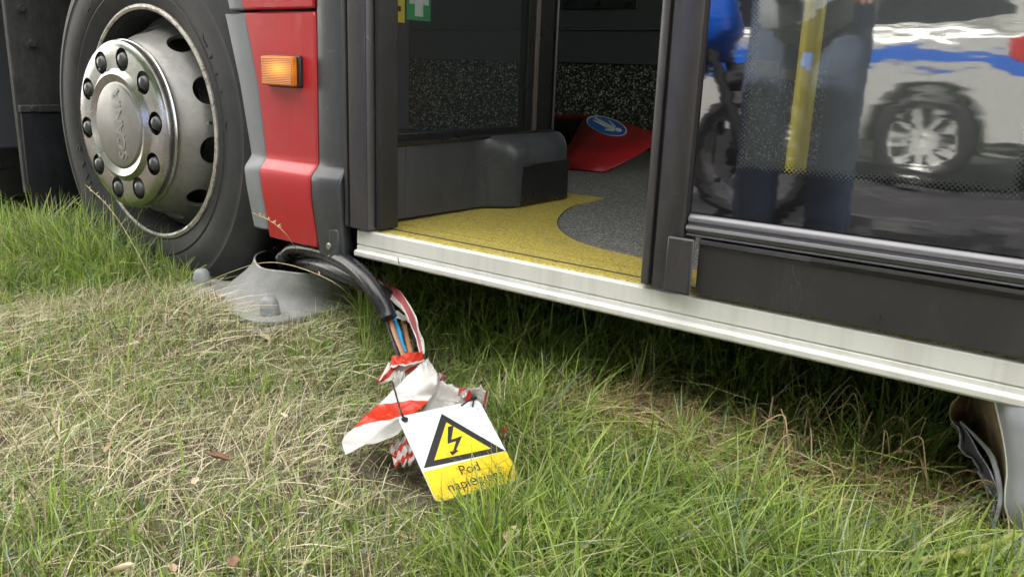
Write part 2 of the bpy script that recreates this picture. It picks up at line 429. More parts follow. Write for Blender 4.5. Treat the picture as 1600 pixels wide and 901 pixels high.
# body profile (y as a function of z): the lower skirt swells outwards
def prof_y(z):
    t = max(0, min(1, (-.203 - z) / .035)); t = t * t * (3 - 2 * t)
    return D - .024 * t + (.008 * max(0, (-.27 - z)) / .1)
ZS = [.104, .09, .05, 0, -.05, -.1, -.15, -.19, -.203, -.209, -.215, -.221, -.227, -.233, -.239, -.25, -.27, -.30, -.34, -.37, -.384]
def strip(name, xl, xr, mat, zs=ZS, th=.004, dy=0, lip=.03, crown=0.0, nx=5):
    """body strip whose left and right edges xl(z), xr(z) follow the swelling skirt"""
    vs = []; fs = []
    m = nx + 2
    for z in zs:
        y = prof_y(z) + dy
        row = [(xl(z), y + lip)] + [(xl(z) + (xr(z) - xl(z)) * k / (nx - 1), y + crown * (abs(2 * k / (nx - 1) - 1)) ** 2.5) for k in range(nx)] + [(xr(z), y + lip)]
        vs += [(x, yy, z) for x, yy in row]
    for j in range(len(zs) - 1):
        for i in range(m - 1): fs.append((j * m + i, j * m + i + 1, (j + 1) * m + i + 1, (j + 1) * m + i))
    vs += [(xl(zs[0]), prof_y(zs[0]) + lip, zs[0]), (xr(zs[0]), prof_y(zs[0]) + lip, zs[0]), (xl(zs[-1]), prof_y(zs[-1]) + lip, zs[-1]), (xr(zs[-1]), prof_y(zs[-1]) + lip, zs[-1])]
    n = len(zs) * m; fs.append(tuple(range(1, m - 1)) + (n + 1, n)); L = (len(zs) - 1) * m
    fs.append(tuple(range(L + 1, L + m - 1)) + (n + 3, n + 2))
    return mesh(name, vs, fs, mat, bus, smooth=50, solid=.0025, bevel=.0025)
lerp = lambda z, pts: float(np.interp(-z, [-p[0] for p in pts], [p[1] for p in pts]))
GL = [(.5, -1.80), (.113, -1.691), (-.05, -1.645), (-.2, -1.615), (-.30, -1.603), (-.384, -1.592)]
RL = [(.5, -1.70), (.109, -1.616), (-.05, -1.578), (-.2, -1.558), (-.30, -1.545), (-.388, -1.538)]
RR = [(.5, -1.381), (.1, -1.382), (-.2, -1.386), (-.3, -1.384), (-.386, -1.376)]
strip('body_panel', lambda z: lerp(z, RL) + .003, lambda z: lerp(z, RR), mRed, crown=.002)
o = strip('body_panel', lambda z: lerp(z, RL) + .003, lambda z: lerp(z, RR), mRed, zs=[.50, .3, .2, .15, .112], dy=0)
strip('wheel_arch_trim', lambda z: lerp(z, GL), lambda z: lerp(z, RL) - .002, mGrey, zs=[z for z in ZS if z > -.35] + [-.355, -.368], crown=.006, lip=.05)
strip('wheel_arch_trim', lambda z: lerp(z, GL) + .012, lambda z: lerp(z, RL) - .002, mGrey, zs=[.50, .3, .2, .15, .112], crown=.006, lip=.05, dy=.006)
# dark swelling column between the red panel and the door post
strip('corner_trim', lambda z: lerp(z, RR) + .006, lambda z: -1.295, mDark, zs=[.50, .3, .16, .112] + ZS + [-.398], crown=.004, dy=.001, nx=9)
MB().box(-1.60, -1.30, D + .031, D + .06, -.39, .5).build('backing_plate', mBlack, bus, bevel=.002)
MB().box(-1.330, -1.300, D - .020, D + .02, -.404, -.335).build('bracket', mDark, bus, bevel=.004)
MB().lathe([(0, 0), (.006, 0), (.0075, .0015), (.0075, .004), (.0, .004)], (-1.327, D - .024, -.374), n=16).build('screw', mSteelBolt, bus)
# black door post: stepped extrusion
post = MB()
post.extz([(-1.292, D + .06), (-1.292, D - .006), (-1.288, D - .010), (-1.279, D - .010), (-1.277, D - .004), (-1.272, D - .004), (-1.270, D - .012),
           (-1.235, D - .014), (-1.221, D - .010), (-1.217, D - .002), (-1.212, D + .02), (-1.212, D + .06)], -.326, 2.2)
post.build('door_post', mPost, bus, bevel=.0012)
MB().box(-1.2115, -1.196, D + .004, D + .055, -.324, 2.2).build('rubber_seal', mBlack, bus, bevel=.003)
# wheel arch rest, rear body side (out of the picture to the left), upper body
side = MB()
side.box(-11.5, -3.12, D, D + .03, -.40, .9)
side.box(-3.12, -1.70, D, D + .03, .50, .9)
side.box(-1.70, -1.30, D, D + .03, .502, .9)
side.box(-11.5, -1.30, D, D + .03, 1.9, 2.38)
for x in (-11.5, -9.4, -7.3, -5.2, -3.1, -1.40): side.box(x, x + .1, D + .001, D + .029, .9, 1.9)
side.build('side_panel', mRed, bus)
for i, x in enumerate((-11.4, -9.3, -7.2, -5.1, -3.0)):
    MB().box(x, x + (1.5 if i == 4 else 2.0), D + .010, D + .016, .9, 1.9).build('side_window', mGlass2, bus)
# aluminium door sill with its grooves
sill = MB()
sill.extx([(D + .10, -.331), (D + .004, -.3305), (D, -.333), (D - .001, -.361), (D + .002, -.3620), (D + .002, -.3632), (D - .001, -.3642), (D - .0015, -.372),
           (D - .007, -.3735), (D - .010, -.3755), (D - .010, -.3835), (D - .007, -.387), (D + .02, -.390), (D + .05, -.397), (D + .10, -.397)], -1.262, .50)
sill.build('door_sill', mAlu, bus, bevel=.0008)
# floor
MB().box(-1.60, .9, D + .101, 3.60, -.40, -.3315).build('floor', mFloor, bus)
MB().box(-3.2, -1.601, 1.66, 3.60, -.40, -.3315).build('floor', mFloor, bus)
MB().box(-11.4, -3.201, D + .101, 3.60, -.40, -.3315).build('floor', mBlack, bus)
MB().extx([(D + .012, -.3303), (D + .10, -.3303), (D + .10, -.3285), (D + .014, -.3285)], -1.262, .5).build('floor_edge', mYellow, bus)
yp = [(-1.262, D + .098)] + [(-.50, D + .098), (-.45, 1.272)]
cur = [(1004, 404), (985, 399), (950, 391), (920, 383), (895, 373), (878, 361), (871, 350), (874, 339), (885, 328), (903, 319), (943, 309), (905, 304.5), (872, 300)]
cur = [onZ(a, b, -.3285) for a, b in cur]
cs = catmull([(c.x, c.y, 0) for c in cur[:-3]], 5)
poly = [(-1.262, D + .101), (.5, D + .101), (.5, 1.30), (-.3, 1.30)] + [(c.x, c.y) for c in cs] + [(cur[-3].x, cur[-3].y), (-1.262, cur[-1].y)]
MB().extz(poly, -.3315, -.3280).build('floor_marking', mYellow, bus, smooth=0)
MB().tube([(p[0], p[1], -.3282) for p in cs], .0012, 6).build('floor_joint', mTrim, bus)
MB().box(-1.262, .5, 1.213, 1.2165, -.3283, -.3268).build('floor_joint', mTrim, bus)
# underbody boxes, set low to block light from the far side
MB().box(-1.60, .55, 1.60, 3.2, -.50, -.401).box(-1.55, .5, 1.75, 3.1, -.59, -.501).build('chassis_blocker', mBlack, bus)
MB().box(-11.2, -3.2, 1.25, 3.5, -.5, -.402).build('chassis_blocker', mBlack, bus)
# far side, roof, ends
far = MB()
far.box(-11.5, .85, 3.601, 3.64, -.40, .75)
far.box(-11.5, .85, 3.601, 3.64, 1.75, 2.38)
far.box(-3.6, -.4, 3.601, 3.64, .75, 1.75)  # window bays filled in to keep the sun off the floor
for x in (-11.5, -9.3, -7.1, -5.0, .75): far.box(x, x + .1, 3.602, 3.639, .75, 1.75)
far.build('far_side', mWallGrey, bus)
MB().box(-11.5, .85, D + .031, 3.60, 2.33, 2.40).build('roof', mWhiteP, bus, bevel=.03)
MB().box(-11.53, -11.5, D, 3.64, -.4, 2.4).build('rear_panel', mRed, bus)
MB().box(.80, .84, D + .2, 3.55, -.40, .25).build('front_panel', mRed, bus)
MB().box(.801, .839, D + .2, 3.55, 1.95, 2.33).build('front_panel', mRed, bus)
MB().box(.815, .823, D + .2, 3.55, .25, 1.95).build('windscreen', mGlass2, bus)
MB().box(.50, .82, D + .01, D + .20, -.39, 2.33).build('front_corner', mPanel, bus, bevel=.05)
MB().box(-1.19, .5, D + .002, D + .04, 1.62, 2.33).build('door_header', mPanel, bus, bevel=.004)

# interior lining
YW = 3.45
MB().box(-6, -.92, YW, YW + .02, -.331, .048).build('speckled_dado', mSpeckWall, bus)
MB().box(-.919, .5, YW - .3, YW + .02, -.331, 1.9).build('cab_partition', mPanel, bus)
MB().box(-6, -.92, YW - .012, YW + .02, .050, .198).box(-6, -.92, YW - .010, YW + .02, .2085, 1.9).box(-6, -.92, YW - .020, YW + .02, .1985, .208).build('wall_lining', mWallGrey, bus, bevel=.004)
MB().box(-2.27, -1.875, YW - .020, YW - .011, .292, .70).build('hatch', mDark, bus, bevel=.006)
for x in (-2.24, -2.07, -1.905):
    MB().lathe([(0, 0), (.007, 0), (.008, .002), (.008, .006), (0, .006)], (x, YW - .027, .315), n=12).build('screw', mBlack, bus)
MB().box(-1.352, -1.190, YW - .045, YW - .021, .018, .080).box(-1.183, -1.11, YW - .045, YW - .021, .006, .05).build('wall_plate', plain('tan_plate', (.55, .38, .12), .5), bus, bevel=.004)
# rear partition inside, dark, left of the door
MB().box(-3.3, -3.26, 1.25, YW - .03, -.331, .9).build('partition', mWallGrey, bus)
# yellow hand rail
MB().tube([(-.461, 1.46, -.331), (-.461, 1.46, 2.3)], .0178, 24).build('handrail', plain('yellow_powder_coat', (.72, .58, .03), .28, var=.04, scale=6), bus)
MB().lathe([(.0, 0), (.035, 0), (.035, .008), (.022, .014), (.0, .014)], (-.461, 1.46, -.331), 'Z', 32).build('rail_foot', mTrim, bus)

# closed front door leaf on the right
leafR = MB()
leafR.extz([(-.597, D + .03), (-.597, D + .002), (-.594, D - .005), (-.583, D - .010), (-.578, D - .010), (-.576, D - .003), (-.571, D - .003), (-.569, D - .014),
            (-.530, D - .016), (-.523, D - .011), (-.521, D + .012), (-.521, D + .03)], -.324, 1.6)
door2 = thing('door', parent=bus)
leafR.build('frame', mPost, door2, bevel=.0015)
MB().box(-.545, -.500, D - .024, D - .0165, -.3245, -.236).build('hinge_cover', mPost, door2, bevel=.004)
MB().box(-.500, .46, D - .004, D + .028, -.3245, -.2365).build('lower_panel', mPanel, door2, bevel=.002)
tr_ = MB()
tr_.extx([(D + .02, -.1985), (D + .003, -.1985), (D - .004, -.202), (D - .008, -.208), (D - .008, -.2125), (D - .0055, -.2135), (D - .0055, -.2155), (D - .012, -.2175), (D - .014, -.222),
          (D - .012, -.2265), (D - .006, -.2275), (D - .006, -.2295), (D - .010, -.2305), (D - .010, -.2335), (D + .02, -.2355)], -.5205, .46)
tr_.build('window_trim', mTrim, door2, bevel=.0006)
MB().extx([(D - .0045, -.2372), (D - .010, -.2372), (D - .011, -.2425), (D - .0045, -.251)], -.33, .46).build('drip_strip', mPanel, door2, bevel=.0008)
MB().extx([(D - .0045, -.2372), (D - .009, -.2372), (D - .010, -.2445), (D - .0045, -.2465)], -.498, -.26).build('drip_strip', mPost, door2, bevel=.0008)
MB().lathe([(0, 0), (.004, .0), (.004, .003), (0, .003)], (-.232, D - .007, -.306), n=14).build('screw', mPanel, door2)
MB().add([(GX0, D - .001, GZ0), (.44, D - .001, GZ0), (.44, D - .001, 1.6), (GX0, D - .001, 1.6)], [(0, 1, 2, 3)]).build('window_pane', mGlass, door2, smooth=0)
MB().box(.44, .47, D - .010, D + .03, -.2, 1.6).build('frame', mPost, door2, bevel=.003)
h = MB().tube(catmull([(-.049, D - .012, -.17), (-.0495, D - .03, -.155), (-.0495, D - .032, -.05), (-.0475, D - .03, .02), (-.047, D - .010, .035)], 8), .011, 12)
h.build('handle', mDark, door2)

# open door leaf, folded into the bus
leaf = thing('door', parent=bus)
LX = -1.25
fr = MB()
fr.box(LX - .03, LX, 1.222, 1.262, -.150, 1.6)                 # front stile
fr.box(LX - .03, LX, 1.262, 1.745, -.172, -.135)               # bottom rail of the pane
fr.box(LX - .03, LX - .001, 1.745, 1.772, -.150, 1.6)
fr.box(LX - .03, LX - .002, 1.790, 1.870, -.150, 1.6)
fr.box(LX - .03, LX, 1.262, 1.79, 1.56, 1.6)
fr.build('frame', mFrameBlack, leaf, bevel=.003)
MB().box(LX - .022, LX + .002, 1.7725, 1.7895, -.15, 1.6).build('edge_profile', plain('bronze_profile', (.16, .135, .13), .35, .6, var=.1), leaf, bevel=.002)
MB().tube([(LX + .004, 1.862, -.15), (LX + .004, 1.862, 1.6)], .0035, 8).build('seal', mPost, leaf)
MB().add([(LX - .012, 1.262, -.135), (LX - .012, 1.745, -.135), (LX - .012, 1.745, 1.56), (LX - .012, 1.262, 1.56)], [(0, 1, 2, 3)]).build('window_pane', mGlass2, leaf, smooth=0)
MB().tube([(LX + .006, 1.250, -.158), (LX + .006, 1.862, -.1515)], .0065, 8).build('seal', mFrameBlack, leaf)
# lower cover: flat part, then an S-bend out to a rounded housing
ysec = [1.236, 1.26, 1.35, 1.45, 1.53, 1.56, 1.58, 1.60, 1.62, 1.64, 1.66, 1.70, 1.76, 1.82, 1.86, 1.872]
prof = []
vs = []; fs = []
zz = [(-.150, 0.0), (-.153, .30), (-.160, .58), (-.172, .82), (-.190, .96), (-.215, 1.0), (-.26, 1.0), (-.30, 1.0), (-.3255, 1.0)]
for y in ysec:
    t = max(0, min(1, (y - 1.555) / .075)); t = t * t * (3 - 2 * t)
    if y > 1.80: t *= 1 - .25 * ((y - 1.8) / .072) ** 2
    zt = .012 * max(0, (1.6 - y)) / .36 * -1
    for z, b in zz:
        out = .005 * min(1, b * 2.5 + .3) + .054 * t * b
        vs.append((LX + out, y, z + (zt if z > -.2 else 0) + (.006 * (1.872 - y) / .6 if z < -.3 else 0)))
m = len(zz)
for j in range(len(ysec) - 1):
    for i in range(m - 1): fs.append((j * m + i, (j + 1) * m + i, (j + 1) * m + i + 1, j * m + i + 1))
n0 = len(vs)
for j in (0, len(ysec) - 1):
    vs += [(LX - .03, ysec[j], vs[j * m][2]), (LX - .03, ysec[j], -.3255)]
fs.append(tuple(range(0, m)) + (n0 + 1, n0)); L = (len(ysec) - 1) * m; fs.append(tuple(range(L, L + m)) + (n0 + 3, n0 + 2))
mesh('lower_cover', vs, fs, mDark, leaf, smooth=50, bevel=.002)
MB().box(LX + .050, LX + .0608, 1.652, 1.866, -.325, -.222).build('corner_cover', mFrameBlack, leaf, bevel=.003)
MB().box(LX + .004, LX + .0062, 1.2965, 1.2975, -.322, -.162).build('seam', mTrim, leaf)
MB().tube([(LX + .003, 1.238, -.322), (LX + .003, 1.238, -.158)], .006, 10).build('edge_profile', mGrey, leaf)
for y in (1.252,):
    MB().lathe([(0, 0), (.005, 0), (.006, .001), (.006, .003), (0, .003)], (0, 0, 0), 'Z', 16).build('screw', mSteelBolt, leaf).matrix_world = Matrix.Translation((LX + .008, y, -.300)) @ Matrix.Rotation(math.pi / 2, 4, 'Y')
# stickers on the pane
def xquad(name, y0, y1, z0, z1, mat, dx, par): return MB().box(LX + dx - .0006, LX + dx, y0, y1, z0, z1).build(name, mat, par)
st = xquad('sticker', 1.318, 1.392, .098, .185, mGreenS, -.0130, leaf)
MB().box(LX - .0129, LX - .0124, 1.342, 1.368, .106, .178).box(LX - .0129, LX - .0124, 1.326, 1.3415, .130, .154).box(LX - .0129, LX - .0124, 1.3685, 1.385, .130, .154).build('white_cross', mWhiteP, st)
st = xquad('sticker', 1.268, 1.312, .090, .185, mYellowS, -.0130, leaf)
MB().box(LX - .0129, LX - .0124, 1.280, 1.300, .112, .118).box(LX - .0129, LX - .0124, 1.280, 1.284, .1185, .13).box(LX - .0129, LX - .0124, 1.290, 1.300, .1185, .122).build('printed_symbol', mInk, st)

# side marker lamp
lamp = thing('side_marker_lamp', parent=bus)
MB().box(-1.5285, -1.4185, D - .012, D + .004, -.0505, .016).build('housing', mBlack, lamp, bevel=.005)
MB().box(-1.5265, -1.4225, D - .028, D - .0125, -.0475, .014).build('lens', mAmber, lamp, bevel=.004)

# front wheel
WC = (-2.083, 0, -.170)
wheel = thing('front_wheel', parent=bus)
ty = MB()
tp = [(.300, 1.205), (.312, 1.198), (.330, 1.190), (.345, 1.1845), (.350, 1.1865), (.356, 1.1835), (.375, 1.180), (.395, 1.179), (.415, 1.182), (.427, 1.183), (.431, 1.181), (.450, 1.187), (.470, 1.197), (.483, 1.208),
      (.491, 1.222), (.496, 1.25), (.496, 1.268), (.484, 1.270), (.484, 1.280), (.496, 1.282), (.496, 1.33), (.496, 1.331), (.484, 1.333), (.484, 1.343), (.496, 1.345),
      (.496, 1.39), (.484, 1.392), (.484, 1.402), (.496, 1.404), (.490, 1.44), (.44, 1.48), (.36, 1.49), (.30, 1.47), (.292, 1.45), (.292, 1.23)]
ty.lathe(tp, WC, n=144).build('tyre', mTyre, wheel, smooth=35)
tyo = wheel.children[0]
# raised sidewall lettering and ribs
def arc_text(body, r0, a0, size, y, per, flip=False):
    for i, ch in enumerate(body):
        if ch == ' ': continue
        a = a0 - i * per
        ca, sa = math.cos(a), math.sin(a)
        rad = Vector((ca, 0, sa)); tan = Vector((sa, 0, -ca))
        nrm = Vector((0, -1, 0))
        if flip: rad, tan = -rad, -tan
        pos = Vector((WC[0], y, WC[2])) + Vector((ca, 0, sa)) * r0
        text_mesh(ch, size, .0035, mTyre, 'lettering', tyo, frame(pos, tan, rad, nrm), bold=.0006)
R = math.radians
arc_text('CITY U', .374, R(36), .050, 1.1832, R(6.6))
arc_text('275/70', .376, R(128), .030, 1.1832, R(4.2))
arc_text('SAVA', .374, R(188) + R(6), .050, 1.1832, R(-7.5), True)
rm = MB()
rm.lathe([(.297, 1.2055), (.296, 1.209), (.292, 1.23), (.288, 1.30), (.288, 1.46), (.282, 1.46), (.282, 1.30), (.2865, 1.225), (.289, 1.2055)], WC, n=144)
ro = rm.build('rim', mWell, wheel, smooth=35)  # barrel takes the dark liner colour to paint the shade inside the rim
MB().lathe([(.2955, 1.1955), (.3025, 1.1985), (.3032, 1.204), (.300, 1.206), (.291, 1.203), (.2895, 1.1985)], WC, n=144).build('rim_edge', mEdge, wheel)
dp = [(.10, 1.150), (.165, 1.150), (.190, 1.151), (.205, 1.156), (.213, 1.164), (.219, 1.180), (.231, 1.205), (.245, 1.235), (.262, 1.268), (.2795, 1.285),
      (.2795, 1.297), (.258, 1.282), (.239, 1.247), (.223, 1.212), (.209, 1.184), (.203, 1.172), (.19, 1.163), (.165, 1.162), (.10, 1.162)]
disc = MB().lathe(dp, WC, n=144).build('wheel_disc', mRim, wheel, smooth=35)
cut = MB()
for k in range(10):
    a = R(60 - 36 * k); c = Vector((WC[0] + .242 * math.cos(a), 1.228, WC[2] + .242 * math.sin(a)))
    nrm = Vector((math.cos(a) * .89, -.46, math.sin(a) * .89)).normalized(); t = Vector((-math.sin(a), 0, math.cos(a))); b = nrm.cross(t)
    vs = []; q = 28
    for s_ in (-.045, .045):
        for i in range(q):
            th = 2 * math.pi * i / q
            vs.append(c + nrm * s_ + t * .036 * math.cos(th) + b * .031 * math.sin(th))
    cut.add(vs, [(i, (i + 1) % q, q + (i + 1) % q, q + i) for i in range(q)] + [tuple(range(q))[::-1], tuple(range(q, 2 * q))])
boolcut(disc, cut.build('cutter', None, smooth=0))
# stainless hub trim with ten holes
hp = [(.110, 1.116), (.122, 1.112), (.128, 1.110), (.134, 1.114), (.142, 1.1195), (.170, 1.119), (.192, 1.119), (.203, 1.1215), (.210, 1.127), (.212, 1.134), (.2115, 1.142), (.214, 1.1435), (.2155, 1.147), (.214, 1.1505),
      (.2085, 1.1505), (.2085, 1.134), (.200, 1.126), (.19, 1.1235), (.142, 1.1235), (.13, 1.1195), (.110, 1.1205)]
hub = MB().lathe(hp, WC, n=160).build('hub_trim', mChrome, wheel, smooth=35)
cut = MB()
for k in range(10):
    a = R(77.5 - 36 * k); c = (WC[0] + .1675 * math.cos(a), 0, WC[2] + .1675 * math.sin(a))
    cut.lathe([(0, 1.08), (.0285, 1.08), (.0285, 1.17), (0, 1.17)], c, n=36, closed=False)
boolcut(hub, cut.build('cutter', None, smooth=0))
b = hub.modifiers.new('bevel', 'BEVEL'); b.width = .0016; b.segments = 2; b.limit_method = 'ANGLE'; b.angle_limit = R(50)
cap = MB().lathe([(0, 1.1125), (.101, 1.1125), (.105, 1.1135), (.110, 1.1175), (.110, 1.121), (0, 1.121)], WC, n=96, closed=False).build('centre_cap', mSatin, wheel)
# lettering pressed into the hub, reading upwards
text_mesh('SCANIA', .050, .0010, mChrome, 'lettering', cap, frame((WC[0] + .012, 1.1120, WC[2] + .002), Vector((-.10, 0, .995)), Vector((-.995, 0, -.10)), Vector((0, -1, 0))), bold=.0012, spacing=1.0)
for k in range(10):
    a = R(77.5 - 36 * k); c = (WC[0] + .1675 * math.cos(a), 0, WC[2] + .1675 * math.sin(a))
    ncap = MB().lathe([(0, 1.112), (.0075, 1.1125), (.0135, 1.115), (.0175, 1.120), (.0195, 1.127), (.020, 1.135), (.0225, 1.137), (.0225, 1.150), (0, 1.150)], c, n=12, closed=False)
    ncap.build('nut_cap', mNut, wheel, smooth=25)
MB().lathe([(0, 1.24), (.19, 1.24), (.23, 1.30), (.26, 1.36), (.26, 1.45), (0, 1.45)], WC, n=48, closed=False).build('brake_drum', mWell, wheel)
MB().tube([(WC[0] + .245, 1.235, WC[2] + .02), (WC[0] + .255, 1.205, WC[2] + .02)], .004, 8).build('valve', mSteelBolt, wheel)

# wheel well and mudflap
MX = -2.84
MB().box(MX - .025, MX, 1.195, 2.0, -.44, .9).build('wheel_well_liner', mWell, bus, bevel=.004)
MB().box(-2.82, -1.66, 1.62, 1.64, -.56, .6).box(-2.82, -1.62, 1.21, 1.60, .42, .44).box(-1.64, -1.62, 1.22, 1.60, -.39, .42).build('wheel_well_liner', mWell, bus, bevel=.003)
MB().box(MX + .002, MX + .022, 1.197, 1.60, -.181, -.158).build('flap_rail', mWell, bus, bevel=.003)
fl = MB(); fl.v = []; 
pts = [(1.200, -.183), (1.198, -.40), (1.208, -.50), (1.235, -.533), (1.61, -.54), (1.618, -.183)]
fl.add([(MX + .004, y, z) for y, z in pts] + [(MX + .014, y, z) for y, z in pts], [tuple(range(6)), tuple(range(6, 12))[::-1]] + [(i, (i + 1) % 6, 6 + (i + 1) % 6, 6 + i) for i in range(6)])
fl.build('mudflap', mFlap, bus, bevel=.002)
for (y, z) in ((1.26, .03), (1.24, .135)):
    bo = MB().lathe([(0, 0), (.010, 0), (.013, .004), (.013, .008), (.02, .009), (.02, .012), (0, .012)], (0, 0, 0), 'Z', 12).build('bolt', mWell, bus)
    bo.matrix_world = Matrix.Translation((MX + .012, y, z)) @ Matrix.Rotation(math.pi / 2, 4, 'Y') @ Matrix.Rotation(math.pi, 4, 'X')
bo = MB().lathe([(0, 0), (.008, 0), (.010, .003), (.010, .008), (0, .008)], (0, 0, 0), 'Z', 12).build('bolt', mWell, bus)
bo.matrix_world = Matrix.Translation((MX + .029, 1.235, -.169)) @ Matrix.Rotation(-math.pi / 2, 4, 'Y')

# ================================================================ fragment lying inside the bus
frag = thing('broken_body_panel', 'broken red body panel with a round blue pedestrian sticker lying inside the bus', 'body panel')
FP = dict(A=(874, 265, 2.48), A2=(920, 265, 2.48), B=(945, 263, 2.50), C=(972, 256, 2.56), D_=(995, 244, 2.66), E_=(1020, 229, 2.78), F=(1026, 208, 3.0), G=(1000, 203, 3.06), H=(985, 196, 3.12),
          I=(950, 186, 3.14), J=(917, 180, 3.14), K=(903, 203, 2.95), L=(891, 226, 2.75), M=(880, 247, 2.58), N=(930, 240, 2.66), O=(940, 215, 2.86), P=(975, 222, 2.86), Q=(1000, 215, 2.92), R_=(908, 240, 2.66))
P3 = {k: onY(*v) for k, v in FP.items()}
for k in ('A', 'A2', 'B'): P3[k].z = -.329
keys = list(P3)
bm_ = bmesh.new()
for k in keys: bm_.verts.new(P3[k])
bm_.verts.ensure_lookup_table()
tri = [('A', 'R_', 'M'), ('A', 'A2', 'R_'), ('A2', 'N', 'R_'), ('A2', 'B', 'N'), ('B', 'C', 'N'), ('C', 'P', 'N'), ('C', 'D_', 'P'), ('D_', 'Q', 'P'), ('D_', 'E_', 'Q'), ('E_', 'F', 'Q'), ('F', 'G', 'Q'), ('G', 'H', 'Q'), ('H', 'P', 'Q'),
       ('H', 'O', 'P'), ('H', 'I', 'O'), ('I', 'J', 'O'), ('J', 'K', 'O'), ('K', 'L', 'O'), ('L', 'N', 'O'), ('L', 'R_', 'N'), ('L', 'M', 'R_'), ('O', 'N', 'P')]
ki = {k: i for i, k in enumerate(keys)}
for t in tri: bm_.faces.new([bm_.verts[ki[q]] for q in t])
bmesh.ops.recalc_face_normals(bm_, faces=bm_.faces)
me = bpy.data.meshes.new('shell'); bm_.to_mesh(me); bm_.free()
mRed2 = plain('scuffed_red_paint', (.36, .012, .016), .32, var=.1, scale=10, dust=.22, dustcol=(.25, .12, .10))
sh = finish('shell', me, mRed2, frag, 75, solid=.006)
# folded return of the shell running back to the wall, dark on its inside
bk = [onY(917, 180, 3.14), onY(890, 178, 3.22), onY(866, 180, 3.28), onY(840, 182, 3.3)]
bk2 = [onY(918, 187, 3.14), onY(890, 186, 3.22), onY(866, 187, 3.28), onY(840, 190, 3.3)]
bk3 = [v + Vector((0.02, .06, -.12)) for v in bk2]
vs = bk + bk2 + bk3; fs = [(r * 4 + i, r * 4 + i + 1, (r + 1) * 4 + i + 1, (r + 1) * 4 + i) for r in range(2) for i in range(3)]
o = mesh('return_flange', vs, fs[:3], mRed2, frag, solid=.004)
mesh('inner_face', vs, fs[3:], mBlack, frag, solid=.004)
# round sticker lying on the shell
pa, pb, pc = onY(950, 186, 3.14), P3['N'], P3['P']
def hit(px, py, off=.006):
    # on the facet O-N-P-H region: average plane
    a, b_, c_ = P3['J'], P3['N'], P3['H']
    n_ = (b_ - a).cross(c_ - a).normalized()
    if n_.y > 0: n_ = -n_
    r_ = Vector(ray(px, py)).normalized()
    t_ = (a + n_ * off).dot(n_) / r_.dot(n_)
    return r_ * t_, n_
def ell(cx, cy, a, b, rot, n=40, off=.006):
    out = []
    for i in range(n):
        t = 2 * math.pi * i / n
        x = a * math.cos(t); y = b * math.sin(t)
        out.append(hit(cx + x * math.cos(rot) - y * math.sin(rot), cy + x * math.sin(rot) + y * math.cos(rot), off)[0])
    return out
rot = R(17)
def patch(name, pts, mat, parent): return mesh(name, pts, [tuple(range(len(pts)))], mat, parent, smooth=0, solid=.0008)
s1 = patch('sticker', ell(948, 197, 33, 13.2, rot, off=.010), mWhiteP, frag)
patch('blue_disc', ell(948, 197, 30.8, 11.8, rot, off=.012), mStickerBlue, s1)
def lp(x, y): # local picture coordinates on the sticker
    return (948 + x * math.cos(rot) - y * math.sin(rot), 197 + x * math.sin(rot) + y * math.cos(rot))
def pol(pts, name='pedestrian_symbol'): return patch(name, [hit(*lp(x, y), .014)[0] for x, y in pts], mWhiteP, s1)
pol([(-4, -2.6), (13, -3), (14, 3.2), (4, 3.0)])
pol([(-22, -6), (-21, -8.2), (6, -2.8), (6, .4), (-4, -.6)])
pol([(-23, -1.5), (-22.5, -3.6), (-2, -1.5), (6, 0), (6, 2.8), (-3, 2.4)])
pol([(0, -8.5), (3, -9), (14, -3), (12, -.6)])
pol([(-1, 7.2), (0, 4.6), (12, 2.0), (14, 4.6)])
patch('pedestrian_head', ell(*lp(19.5, .5), 5.2, 2.9, rot, 20, .014), mWhiteP, s1)

# ================================================================ lamp post base
mPaleLip = plain('pale_lip_metal', (.50, .50, .49), .4, .4, var=.3, scale=60)
mInside = plain('shade_toned_inner_metal', (.035, .033, .03), .7, var=.4, scale=30)  # dark tone paints the shade inside the open collar
BS = .945
base = thing('lamp_post_base', 'broken grey metal lamp post base with an open collar beside the wheel', 'post base', loc=(-1.7 * BS, 1.352 * BS, -.590 * BS))
BC = Vector((0, 0, .590)); BR = Matrix.Rotation(R(-7.5), 4, 'Z')
def rsq(h, r, n=8):
    out = []
    for q, (sx, sy) in enumerate(((1, 1), (-1, 1), (-1, -1), (1, -1))):
        for i in range(n + 1):
            a = math.pi / 2 * (q + i / n); out.append((sx * (h - r) + r * math.cos(a), sy * (h - r) + r * math.sin(a)))
    return out
rings = [(.226, .07, -.590), (.229, .07, -.586), (.229, .07, -.577), (.226, .068, -.574)]
outl = [];
n = 36
def ring_pts(shape, z):
    return [Vector((x, y, z)) for x, y in shape]
sq = lambda h, r: rsq(h, r, 8)
rows = [ring_pts(sq(h, r), z) for h, r, z in rings]
tiltz = lambda x, y: .0
SHX = .038
for (rr_, z) in ((.182, -.5738), (.178, -.572), (.166, -.561), (.150, -.542), (.137, -.524), (.127, -.507), (.1215, -.496), (.1185, -.487)):
    c = []
    for q in range(4):
        for i in range(9):
            a = math.pi / 2 * (q + i / 8) + 0
            lift = 0
            f_ = max(0, min(1, (z + .56) / .05))
            lift = f_ * (.012 * math.cos(a - R(150)) + .0025 * math.sin(5 * a))
            c.append(Vector((rr_ * math.cos(a) + SHX * f_, rr_ * math.sin(a), z + lift)))
    rows.append(c)
inner = []
